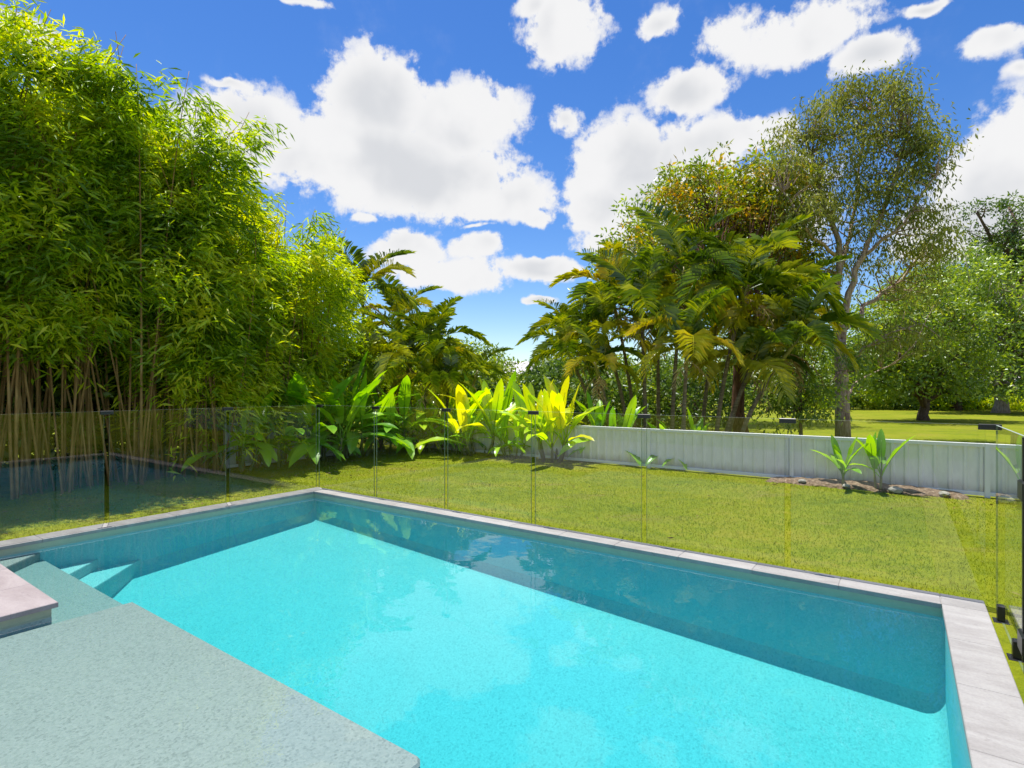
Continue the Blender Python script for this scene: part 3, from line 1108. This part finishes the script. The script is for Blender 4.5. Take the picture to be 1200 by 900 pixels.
tree("leafy_tree", "high green tree rising behind the pale tree below the conifer tufts", "tree", b,
     lobes_px(b, 50, [(1140, 320, 46, 36, 0), (1190, 310, 56, 44, 0), (1110, 370, 50, 50, 0), (1170, 380, 60, 60, 0), (1240, 330, 60, 60, 0)]),
     (0, 0, 4), 0.4, "broad_leaf", "bark", 420, 32, 0.85, 0.38, 0.17, 0.1)
# weeping shrub just beyond the fence
b = gx(938, 12.5)
tree("weeping_shrub", "weeping olive shrub hanging over the back fence near the gum trunk", "shrub", b,
     lobes_px(b, 12.5, [(938, 440, 34, 38, 0), (925, 480, 30, 24, -.3), (955, 470, 26, 30, .2), (940, 405, 36, 30, .4), (1000, 425, 22, 26, 1.5)]),
     (0, 0, 1.1), 0.05, "olive_leaf", "bark", 130, 34, 0.26, 0.13, 0.04, 0.9)


# ------------------------------------------------------------------ palms
def frond_mesh(L, th0, th1, n, ll, lw, mat, seed, ragged=0.0, lift=0.35):
    """pinnate frond in the local x-z plane, growing from the origin towards +x"""
    r = np.random.default_rng(seed)
    m = 14
    th = np.linspace(th0, th1, m) + r.normal(size=m) * 0.02
    st = L / (m - 1)
    P = np.zeros((m, 3))
    for i in range(1, m):
        P[i] = P[i - 1] + st * np.array([math.cos(th[i]), 0, math.sin(th[i])])
    P[:, 1] = np.linspace(0, 1, m) ** 2 * r.normal() * 0.08 * L
    g = Geo()
    g.tube(P, np.linspace(0.014, 0.003, m), 4)
    V, F = [], []
    k = 0
    for s in (-1, 1):
        for j in range(n):
            f = 0.16 + 0.83 * (j + r.random() * 0.6) / n
            if r.random() < ragged:
                continue
            x = f * (m - 1)
            i = min(int(x), m - 2)
            a = P[i] + (P[i + 1] - P[i]) * (x - i)
            T = P[i + 1] - P[i]
            T /= np.linalg.norm(T)
            N = np.array([-T[2], 0, T[0]])
            side = np.array([0, s, 0.0])
            le = ll * (0.45 + 0.75 * math.sin(math.pi * min(1, 0.18 + f * 0.80))) * r.uniform(0.85, 1.1)
            fw = 0.45 + 0.65 * f
            D = side * (1.0 + r.normal() * 0.08) + T * fw * r.uniform(0.85, 1.15) + N * (lift + r.normal() * 0.16)
            D /= np.linalg.norm(D)
            w = np.cross(D, N)
            w /= np.linalg.norm(w)
            md = a + D * le * 0.5
            tp = md + (D * 0.85 + np.array([0, 0, -0.35 - 0.55 * r.random()])) * le * 0.5
            V += [a, md + w * lw / 2, tp, md - w * lw / 2]
            F += [(k, k + 1, k + 2), (k, k + 2, k + 3)]
            k += 4
    g.add(V, F)
    return g.mesh("frond", M[mat])


FR = {}
for i, (a, bb, lf) in enumerate(((1.40, 0.15, 0.75), (1.20, -0.70, 0.65), (0.95, -1.15, 0.45), (0.65, -1.35, 0.1))):
    FR[("g", i)] = frond_mesh(2.0, a, bb, 38, 0.56, 0.024, "palm_green", 50 + i, 0.05, lf)
    FR[("y", i)] = frond_mesh(1.9, a, bb, 36, 0.54, 0.023, "palm_yellow", 70 + i, 0.10, lf)
FR[("d", 0)] = frond_mesh(1.35, -0.3, -1.5, 18, 0.30, 0.018, "palm_dead", 91, 0.35, -0.2)
FR[("d", 1)] = frond_mesh(1.1, -0.7, -1.55, 16, 0.26, 0.018, "palm_dead", 92, 0.45, -0.2)


def palm(label, base, top, seed, size=1.0, n=11, yellow=0.25, dead=2, r0=0.055, group="palms"):
    r = random.Random(seed)
    root = empty("palm_tree", base)
    tag(root, label, "palm", group)
    t = top - base
    g = Geo()
    m = 9
    pts = []
    for i in range(m):
        f = i / (m - 1)
        pts.append((t.x * f ** 1.6, t.y * f ** 1.6, -0.1 + (t.z + 0.1) * f))
    pts = np.array(pts)
    g.tube(pts, np.linspace(r0, r0 * 0.62, m), 7)
    ob("trunk", g.mesh("trunk", M["palm_trunk"], True), root)
    g = Geo()
    dv = unit(pts[-1] - pts[-2])
    g.tube([pts[-1] - dv * 0.28, pts[-1] + dv * 0.02, pts[-1] + dv * 0.30], [r0 * 0.75, r0 * 0.8, r0 * 0.35], 7)
    ob("crownshaft", g.mesh("crownshaft", M["crownshaft"], True), root)
    hd = pts[-1] + dv * 0.22
    az = r.uniform(0, 6.28)
    for i in range(n):
        f = i / (n - 1)
        tier = 0 if f < 0.25 else 1 if f < 0.5 else 2 if f < 0.78 else 3
        c = "y" if r.random() < yellow * (0.5 + f) else "g"
        az += 2.4 + r.uniform(-0.3, 0.3)
        s = size * r.uniform(0.85, 1.12)
        ob("frond", FR[(c, tier)], root, tuple(hd - dv * 0.16 * f), (r.uniform(-0.15, 0.15), r.uniform(-0.12, 0.12), az), s)
    for i in range(dead):
        ob("frond", FR[("d", i % 2)], root, tuple(hd - dv * 0.3), (0, r.uniform(-0.2, 0.2), r.uniform(0, 6.28)), size * r.uniform(0.8, 1.05))
    return root


PR = [(800, 300, 12.6, 787, "tallest cane palm rising over the middle of the palm clump behind the fence", 1.0, .2),
      (752, 345, 12.5, 757, None, .95, .3), (710, 368, 13.0, 738, "palm leaning out on the sky side of the clump with a curved stem", .8, .35),
      (668, 412, 13.2, 704, "small outermost palm bending low beside the bright heliconia leaves", .66, .2),
      (872, 318, 12.2, 838, "tall palm with broad glossy fronds next to the gum tree", 1.1, .15),
      (905, 352, 12.4, 850, None, 1.0, .3), (925, 405, 11.8, 862, "palm drooping old fronds over the dark reddish trunk", .95, .4),
      (805, 390, 11.4, 800, "short palm with arching yellow fronds in front of the palm clump", .85, .9),
      (770, 330, 13.6, 772, None, 1.0, .3), (838, 360, 13.2, 822, None, 1.0, .25), (700, 430, 12.4, 720, None, .68, .45),
      (880, 430, 12.3, 846, None, .9, .3), 
      (720, 330, 14.2, 745, None, .95, .3), (672, 372, 14.5, 718, None, .8, .25)]
for i, (cx, cy, d, bx, lab, sz, ye) in enumerate(PR):
    palm(lab or "slender multi-fronded cane palm standing within the dense palm clump behind the fence", gx(bx, d), px(cx, cy + (28 if cy < 400 else 6), d), 300 + i, sz * 0.92, 10, ye,
         2 if i % 2 else 3, group="clump of cane palms behind the fence")
PL = [(425, 335, 15.0, 428, "tall palm over the lime shrub between bamboo and sky", 1.15, .15), (506, 402, 14.2, 500, "palm with spread fan-like fronds at the end of the left palm row", 1.0, .2),
      (478, 412, 13.8, 482, None, 1.0, .25), (556, 432, 15.2, 540, "small yellowing palm next to the pale distant house", .7, .5), (468, 372, 17.0, 466, None, 1.1, .3),
      (440, 425, 13.6, 446, None, .95, .3), (526, 440, 13.4, 520, None, .65, .4), (500, 440, 13.2, 494, None, .8, .4)]
for i, (cx, cy, d, bx, lab, sz, ye) in enumerate(PL):
    palm(lab or "green palm crowded among the shrubs on the bamboo side of the yard", gx(bx, d), px(cx, cy + 14, d), 400 + i, sz * 0.8, 11, ye * 0.6, 2, group="palms beside the bamboo")


# ------------------------------------------------------------------ banana-like plants with paddle leaves
def paddle_mesh(L, wd, th0, th1, mat, seed, pet=0.35):
    """long paddle blade on a petiole, in the local x-z plane"""
    r = np.random.default_rng(seed)
    m = 12
    tot = L + pet
    th = np.linspace(th0, th1, m)
    P = np.zeros((m, 3))
    for i in range(1, m):
        P[i] = P[i - 1] + tot / (m - 1) * np.array([math.cos(th[i]), 0, math.sin(th[i])])
    g = Geo()
    g.tube(P[:9], np.linspace(0.016, 0.006, 9), 5)
    i0 = int(round(pet / tot * (m - 1)))
    idx = list(range(i0, m))
    V, F = [], []
    for q, i in enumerate(idx):
        f = q / (len(idx) - 1)
        w = wd * 0.5 * (math.sin(math.pi * min(1, 0.12 + 0.88 * f)) ** 0.6 if f < 1 else 0.02)
        T = P[min(i + 1, m - 1)] - P[i - 1]
        T = T / np.linalg.norm(T)
        N = np.array([-T[2], 0, T[0]])
        wv = 0.12 * w * math.sin(q * 1.7 + seed)
        V += [P[i] + np.array([0, w, 0]) + N * (w * 0.30 + wv), P[i] + np.array([0, w * .5, 0]) + N * (w * 0.20), P[i] + N * 0.004,
              P[i] - np.array([0, w * .5, 0]) + N * (w * 0.20), P[i] - np.array([0, w, 0]) + N * (w * 0.30 - wv)]
    for q in range(len(idx) - 1):
        for c in range(4):
            F.append((q * 5 + c, q * 5 + c + 1, q * 5 + c + 6, q * 5 + c + 5))
    g.add(V, F)
    me = g.mesh("leaf", M[mat], True)
    return me


PD = {}
for mt in ("banana", "heliconia"):
    for i, (a, bb) in enumerate(((1.45, 1.25), (1.3, 0.75), (1.15, 0.2), (0.95, -0.35), (0.6, -0.8))):
        PD[(mt, i)] = [paddle_mesh(0.95, 0.23, a, bb, mt, 5 * i + s) for s in range(2)]


def paddle_plant(name, label, cat, base, mt, size, n, seed, lean=0.0, upright=0.6, group=None, stems=3, spread=0.22):
    r = random.Random(seed)
    root = empty(name, base)
    tag(root, label, cat, group)
    hs = 0.42 * size
    for s in range(stems):
        a = s * 6.28 / stems + r.random()
        ox, oy = spread * size * math.cos(a), spread * size * math.sin(a)
        g = Geo()
        hh = hs * r.uniform(0.7, 1.3)
        g.tube([(ox * .6, oy * .6, -0.06), (ox, oy, hh * 0.6), (ox * 1.1, oy * 1.1, hh + .05)], [0.035 * size, 0.03 * size, 0.018 * size], 6)
        ob("stem", g.mesh("stem", M["stem"], True), root)
        az = r.uniform(0, 6.28)
        k = n // stems
        for i in range(k):
            az += 2.3 + r.uniform(-.4, .4)
            f = i / max(1, k - 1)
            ti = min(4, int((f * (1 - upright) * 1.6 + r.uniform(0, 0.35)) * 5))
            ob("leaf", PD[(mt, ti)][r.randint(0, 1)], root, (ox * 1.05, oy * 1.05, hh * (0.75 + 0.25 * (1 - f))), (r.uniform(-.25, .25), 0, az), size * r.uniform(0.75, 1.15))
    return root


# bright heliconias on the back fence
paddle_plant("heliconia_plant", "bright lime heliconia with upright paddle leaves next to the outermost palm", "plant", W(1.15, -4.75, -0.05), "heliconia", 0.98, 30, 21, upright=.72, stems=6, spread=.3)
paddle_plant("heliconia_plant", "yellow-green heliconia fanning wide under the gap of open sky", "plant", W(-0.75, -4.7, -0.05), "heliconia", 1.05, 40, 22, upright=.6, stems=8, spread=.4)
paddle_plant("heliconia_plant", "low lime heliconia at the corner where both grey fences meet", "plant", W(-2.1, -4.6, -0.05), "heliconia", 0.85, 28, 23, upright=.35, stems=6, spread=.4)
for i, (u, v, s_, mt, lab) in enumerate(((-1.5, -4.55, .62, "banana", "low dark leafy plant between the two lime heliconias"), (0.2, -4.7, .6, "banana", "low dark leafy plant under the gap of open sky"),
                                         (0.55, -5.5, .95, "heliconia", "lime leaves peeping over the back fence between the heliconias"), (2.0, -5.6, .8, "banana", "dark leaves peeping over the back fence by the outermost palm"),
                                         (-2.5, -5.6, 1.15, "heliconia", "tall lime plant just behind the corner of the grey fences"), (-1.2, -5.7, 1.1, "banana", "dark plant just behind the back fence and the wide heliconia"),
                                         (3.6, -5.5, .62, "banana", "low dark plant at the foot of the palm stems behind the fence"))):
    paddle_plant("leafy_plant", lab, "plant", W(u, v, -0.05), mt, s_, 24, 70 + i, upright=.45, stems=6, spread=.4)
# darker broad-leaved plants along the side fence
for i, (u, v, s, n, lab) in enumerate(((-2.75, -1.1, 1.2, 24, None), (-2.6, -2.0, 1.45, 32, "largest dark banana plant with torn glossy leaves against the side fence"),
                                       (-2.75, -2.9, 1.3, 30, None), (-2.7, -3.8, 1.25, 28, None), (-2.75, -0.3, 1.0, 18, None), (-2.4, -4.4, 1.0, 24, None), (-3.0, -2.5, 1.5, 28, None))):
    paddle_plant("banana_plant", lab or "dark green broad-leaved plant growing along the side fence past the bamboo", "plant", W(u, v, -0.05), "banana", s * 0.86, n, 40 + i,
                 upright=.4, stems=max(4, n // 6), spread=.32, group="broad-leaved plants along the side fence")
paddle_plant("banana_plant", "small banana plant with upright split leaves in the mulch bed", "plant", W(6.75, -4.72, -0.02), "banana", 0.56, 14, 61, upright=.8, stems=3, spread=.10)
paddle_plant("banana_plant", "tiny dark banana sucker next to the small plant in the mulch", "plant", W(6.3, -4.72, -0.02), "banana", 0.50, 10, 62, upright=.8, stems=2, spread=.08)
paddle_plant("banana_plant", "dark banana plant beyond the gate by the end of the back fence", "plant", W(9.1, -4.5, -0.05), "banana", 0.75, 8, 63, upright=.5, stems=1)


# ------------------------------------------------------------------ bamboo
def bamboo_clump(u, v, hgt, ncul, seed, spread=0.55, low=0.34, lean=(0, 0), dens=1.0, wide=1.0):
    r = np.random.default_rng(seed)
    base = W(u, v, -0.05)
    root = empty("bamboo_clump", base)
    tag(root, "tall leafy bamboo clump with tan canes in the front row facing the pool" if u > -3.6 else "bamboo clump half hidden behind the front row of canes", "bamboo",
        "bamboo clumps along the side of the yard")
    LP, LD, LL = [], [], []
    for c in range(ncul):
        a = r.uniform(0, 6.28)
        q = spread * r.random() ** 0.5
        x0, y0 = q * math.cos(a), q * math.sin(a)
        h = hgt * r.uniform(0.72, 1.06)
        out = r.uniform(0.04, 0.20) * h * wide
        oa = a + r.normal() * 0.5
        ox, oy = out * math.cos(oa) + lean[0] * h, out * math.sin(oa) + lean[1] * h
        m = 12
        f = np.linspace(0, 1, m)
        kx, ky = r.normal(size=2) * 0.075 * h
        pr = (ox + kx + x0) * UX.x + (oy + ky + y0) * UX.y
        if pr > 0.55:
            ox -= (pr - 0.55) * UX.x
            oy -= (pr - 0.55) * UX.y
        pts = np.stack([x0 + ox * f ** 2.1 + kx * f, y0 + oy * f ** 2.1 + ky * f, -0.05 + h * (f - 0.12 * f ** 4)], axis=1)
        g = Geo()
        g.tube(pts, np.linspace(r.uniform(0.014, 0.024), 0.004, m), 5)
        ob("culm", g.mesh("culm", M["culm"], True), root)
        # leafy sprays
        ns = int(17 * dens * h / 6)
        npl = 6
        pt = low + (0.97 - low) * (np.arange(npl) + r.random(npl)) / npl
        pa = r.uniform(0, 6.28, npl)
        for q_ in range(ns):
            pi_ = q_ % npl
            t = min(0.999, max(low * 0.9, pt[pi_] + r.normal() * 0.022))
            i = min(int(t * (m - 1)), m - 2)
            p = pts[i] + (pts[i + 1] - pts[i]) * (t * (m - 1) - i)
            az = pa[pi_] + r.normal() * 0.45
            bl = r.uniform(0.35, 1.2) * (1.25 - 0.6 * t)
            bd = np.array([math.cos(az), math.sin(az), r.uniform(-0.2, 0.7)])
            k = r.integers(34, 62)
            s = r.random(k) ** 0.7
            bp = p + bd * bl * s[:, None] + np.array([0, 0, -0.6]) * (bl * s[:, None] ** 2) + r.normal(size=(k, 3)) * 0.095
            ld = np.stack([np.cos(az + r.normal(size=k) * 0.9), np.sin(az + r.normal(size=k) * 0.9), r.uniform(-1.0, 0.25, k)], axis=1)
            LP.append(bp)
            LD.append(ld)
            LL.append(r.uniform(0.12, 0.24, k))
    P, D, L = np.concatenate(LP), np.concatenate(LD), np.concatenate(LL)
    ob("foliage", leaf_mesh("foliage", P, D, L, L * 0.155 + 0.005, M["bamboo_leaf"], 0.15, 0.12), root)


UNDER = []
BC = [(-2.7, 4.2, 7.2, 20, .36), (-2.55, 3.1, 7.4, 22, .40), (-2.65, 2.2, 7.3, 22, .38), (-2.5, 1.35, 7.2, 22, .40), (-2.65, 0.55, 7.0, 20, .36),
      (-2.55, -0.2, 6.1, 20, .22), (-2.7, -1.0, 6.0, 20, .18), (-3.9, 2.6, 7.6, 14, .3), (-3.9, 1.0, 7.2, 14, .28), (-3.9, -0.8, 6.6, 16, .2),
      (-3.4, -1.9, 5.7, 18, .2)]
for i, (u, v, h, nc, low) in enumerate(BC):
    bamboo_clump(u - (0.55 if i < 7 else 0.3), v, h * 1.02, nc, 900 + i, low=low, spread=0.5 if i < 7 else 0.6, dens=1.15 if i < 5 else 1.35, wide=1.0 if i < 5 else 0.6)

for k, v in enumerate((5.2, 3.6, 2.0, 0.5, -1.0)):
    UNDER.append((-4.9, v, k))

# lime-leaved shrub tree after the bamboo
b = W(-4.2, -3.2, -0.05)
tree("lime_tree", "sunlit lime-leaved small tree at the end of the bamboo row", "tree", b,
     lobes_px(b, 13.2, [(395, 395, 36, 40, 0), (420, 430, 34, 34, 0), (380, 330, 34, 40, .5), (405, 350, 26, 26, .5), (365, 420, 34, 40, -.3), (450, 450, 30, 26, .5)]),
     (0.1, 0.1, 1.6), 0.07, "lime_leaf", "bark", 210, 36, 0.30, 0.13, 0.045, 0.3)


# ------------------------------------------------------------------ background planting
def shrub(name, label, cat, base, w, h, leaf, seed, ll=0.2, lw=0.08, n=70, per=30, group=None, depth=None):
    dp = depth or w
    lob = [(0, 0, h * 0.55, w * 0.5, dp * 0.5, h * 0.5), (w * 0.3, 0, h * 0.42, w * 0.35, dp * 0.4, h * 0.4), (-w * 0.28, 0.1, h * 0.45, w * 0.35, dp * 0.4, h * 0.42)]
    return tree(name, label, cat, base, lob, (0, 0, h * 0.25), 0.03 + 0.012 * h, leaf, "bark", n, per, 0.12 * (w + h) / 2 + 0.1, ll, lw, 0.2, group=group, trunk_part="stem")


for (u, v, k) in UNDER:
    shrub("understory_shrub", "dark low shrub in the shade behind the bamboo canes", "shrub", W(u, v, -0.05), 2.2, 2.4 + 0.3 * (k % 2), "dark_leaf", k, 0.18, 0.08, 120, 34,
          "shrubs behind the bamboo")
# hedge plants at the far side of the park lawn
for i in range(13):
    x = 925 + i * 25 + random.uniform(-6, 6)
    d = 38 + random.uniform(-1.2, 1.2)
    shrub("hedge_shrub", "low green shrub in the hedge along the far edge of the park lawn", "shrub", gx(x, d), 2.0, random.uniform(0.9, 1.5),
          "lime_leaf" if i % 3 else "broad_leaf", i, 0.24, 0.10, 46, 26, "hedge shrubs on the far lawn edge")
# dark shrubs below and behind the palms, and behind the bamboo
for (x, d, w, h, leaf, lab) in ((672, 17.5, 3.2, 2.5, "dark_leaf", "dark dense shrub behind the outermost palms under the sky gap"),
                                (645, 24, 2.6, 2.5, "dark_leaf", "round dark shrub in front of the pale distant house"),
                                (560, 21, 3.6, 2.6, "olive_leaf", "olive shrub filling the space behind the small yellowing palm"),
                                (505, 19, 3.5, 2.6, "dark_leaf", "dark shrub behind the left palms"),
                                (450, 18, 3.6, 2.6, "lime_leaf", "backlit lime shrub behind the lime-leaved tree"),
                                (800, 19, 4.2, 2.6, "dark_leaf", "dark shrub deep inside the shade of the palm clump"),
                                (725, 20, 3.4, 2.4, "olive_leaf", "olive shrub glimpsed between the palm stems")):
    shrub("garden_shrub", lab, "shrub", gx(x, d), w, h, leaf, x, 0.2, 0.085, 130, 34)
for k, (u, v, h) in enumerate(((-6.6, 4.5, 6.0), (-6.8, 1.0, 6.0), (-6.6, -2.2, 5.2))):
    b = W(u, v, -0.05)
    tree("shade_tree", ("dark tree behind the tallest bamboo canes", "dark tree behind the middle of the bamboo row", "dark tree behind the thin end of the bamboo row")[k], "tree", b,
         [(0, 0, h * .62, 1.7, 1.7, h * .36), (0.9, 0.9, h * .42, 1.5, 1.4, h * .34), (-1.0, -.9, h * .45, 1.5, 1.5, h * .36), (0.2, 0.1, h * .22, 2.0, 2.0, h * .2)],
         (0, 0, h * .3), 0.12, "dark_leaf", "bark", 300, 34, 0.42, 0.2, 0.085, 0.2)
for k, (x, d, top, w, leaf, lab) in enumerate(((690, 48, 395, 60, "dark_leaf", "far dark tree to the sky side of the palm clump"), (560, 52, 400, 55, "olive_leaf", "far olive tree above the small yellowing palm"),
                                               (645, 56, 412, 34, "dark_leaf", "far dark tree beside the pale house roof"), (500, 46, 385, 60, "broad_leaf", "far green tree behind the left palm row"),
                                               (960, 52, 395, 70, "broad_leaf", "far green tree behind the gum trunk"), (1030, 55, 390, 70, "dark_leaf", "far dark tree right of the gum trunk on the park edge"),
                                               (860, 55, 380, 90, "broad_leaf", "far tree behind the bronze tree"), (770, 55, 400, 80, "dark_leaf", "far tree showing between the palm stems"),
                                               (1230, 60, 330, 120, "dark_leaf", "far dark tree behind the pale tree and shed"), (420, 40, 400, 90, "broad_leaf", "far tree behind the lime-leaved tree"),
                                               (300, 40, 390, 120, "dark_leaf", "far dark tree behind the bamboo"), (120, 36, 390, 150, "dark_leaf", "far spreading tree behind the tall bamboo"))):
    b = gx(x, d)
    mid = (454 + top) / 2 + 8
    tree("distant_tree", lab, "tree", b, lobes_px(b, d, [(x, mid, w * .6, (470 - top) / 2, 0), (x - w * .45, mid + 12, w * .5, (460 - top) / 2.6, 1), (x + w * .45, mid + 10, w * .5, (460 - top) / 2.4, -1)]),
         (0, 0, 1.5), 0.25, leaf, "bark", 150, 26, 0.85, 0.42, 0.18, 0.1, group="distant trees")


def build_litter():
    n = 520
    u = np.concatenate([rng.uniform(-3.0, -0.15, 300), rng.uniform(-2.5, 8.0, 160), rng.uniform(5.3, 7.8, 60)])
    v = np.concatenate([rng.uniform(-3.0, 4.0, 300), -4.9 + rng.random(160) ** 2 * 4.6, rng.uniform(-4.9, -4.3, 60)])
    P = np.array(C0)[None, :] + np.outer(u, np.array(UX)) + np.outer(v, np.array(VX))
    P[:, 2] = -0.05 + rng.uniform(0.012, 0.03, n)
    D = rng.normal(size=(n, 3))
    D[:, 2] *= 0.15
    o = ob("leaf_litter", leaf_mesh("leaf_litter", P, D, rng.uniform(0.04, 0.09, n), rng.uniform(0.010, 0.02, n), M["litter"], 0.15))
    tag(o, "dry fallen leaves scattered over the lawn edges", "leaf litter", kind="stuff")


build_litter()


def build_woodland():
    n = 60000
    a = rng.uniform(-1.25, 1.25, n)
    rr = rng.uniform(75, 110, n)
    hh = 3.4 + 1.6 * np.sin(a * 9) + 1.0 * np.sin(a * 23 + 1) + 0.6 * np.sin(a * 57)
    P = np.stack([np.sin(a) * rr, np.cos(a) * rr, rng.random(n) ** 0.8 * hh], axis=1)
    D = rng.normal(size=(n, 3))
    o = ob("distant_woodland", leaf_mesh("distant_woodland", P, D, rng.uniform(0.4, 0.9, n), rng.uniform(0.22, 0.5, n), M["dark_leaf"], 0.2))
    tag(o, "far line of dark woodland along the horizon", "woodland", kind="stuff")


build_woodland()


# ------------------------------------------------------------------ pale house far behind the gap, green shed at the park edge
def house(name, label, cat, base, rz, w, dp, h, rise, wall, roof, wins):
    root = empty(name, base, rz)
    tag(root, label, cat)
    g = Geo()
    g.box((-w / 2, -dp / 2, -0.1), (w / 2, dp / 2, h))
    ob("wall", g.mesh("wall", M[wall]), root)
    g = Geo()
    e = 0.45
    g.add([(-w / 2 - e, -dp / 2 - e, h - .05), (w / 2 + e, -dp / 2 - e, h - .05), (w / 2 + e, dp / 2 + e, h - .05), (-w / 2 - e, dp / 2 + e, h - .05),
           (-w / 2 + dp * .3, 0, h + rise), (w / 2 - dp * .3, 0, h + rise)],
          [(0, 1, 5, 4), (1, 2, 5), (2, 3, 4, 5), (3, 0, 4), (3, 2, 1, 0)])
    ob("roof", g.mesh("roof", M[roof]), root)
    for (x, z, ww, wh) in wins:
        g = Geo()
        g.box((x - ww / 2 - .06, -dp / 2 - .04, z - .06), (x + ww / 2 + .06, -dp / 2 + .02, z + wh + .06))
        o = ob("window", g.mesh("window", M["housewall"]), root)
        g = Geo()
        g.box((x - ww / 2, -dp / 2 - .055, z), (x + ww / 2, -dp / 2 - .03, z + wh))
        ob("pane", g.mesh("pane", M["window"]), o)


hb = gx(598, 62)
house("house", "pale house with light hipped roof glimpsed through the gap between the palm groups", "house", hb, 0.25, 8, 6, 3.0, 1.5, "housewall", "roof",
      [(-2.4, 1.1, 1.2, 1.1), (0.1, 1.1, 1.4, 1.1), (2.4, 1.1, 1.2, 1.1)])
sb = gx(1140, 41)
house("garden_shed", "dark green sheet metal shed under the trees at the park edge", "shed", sb, -0.15, 6.5, 3.0, 2.0, 0.5, "green_sheet", "roof",
      [(-1.6, 0.6, 0.9, 0.9), (1.2, 0.2, 1.1, 1.6)])
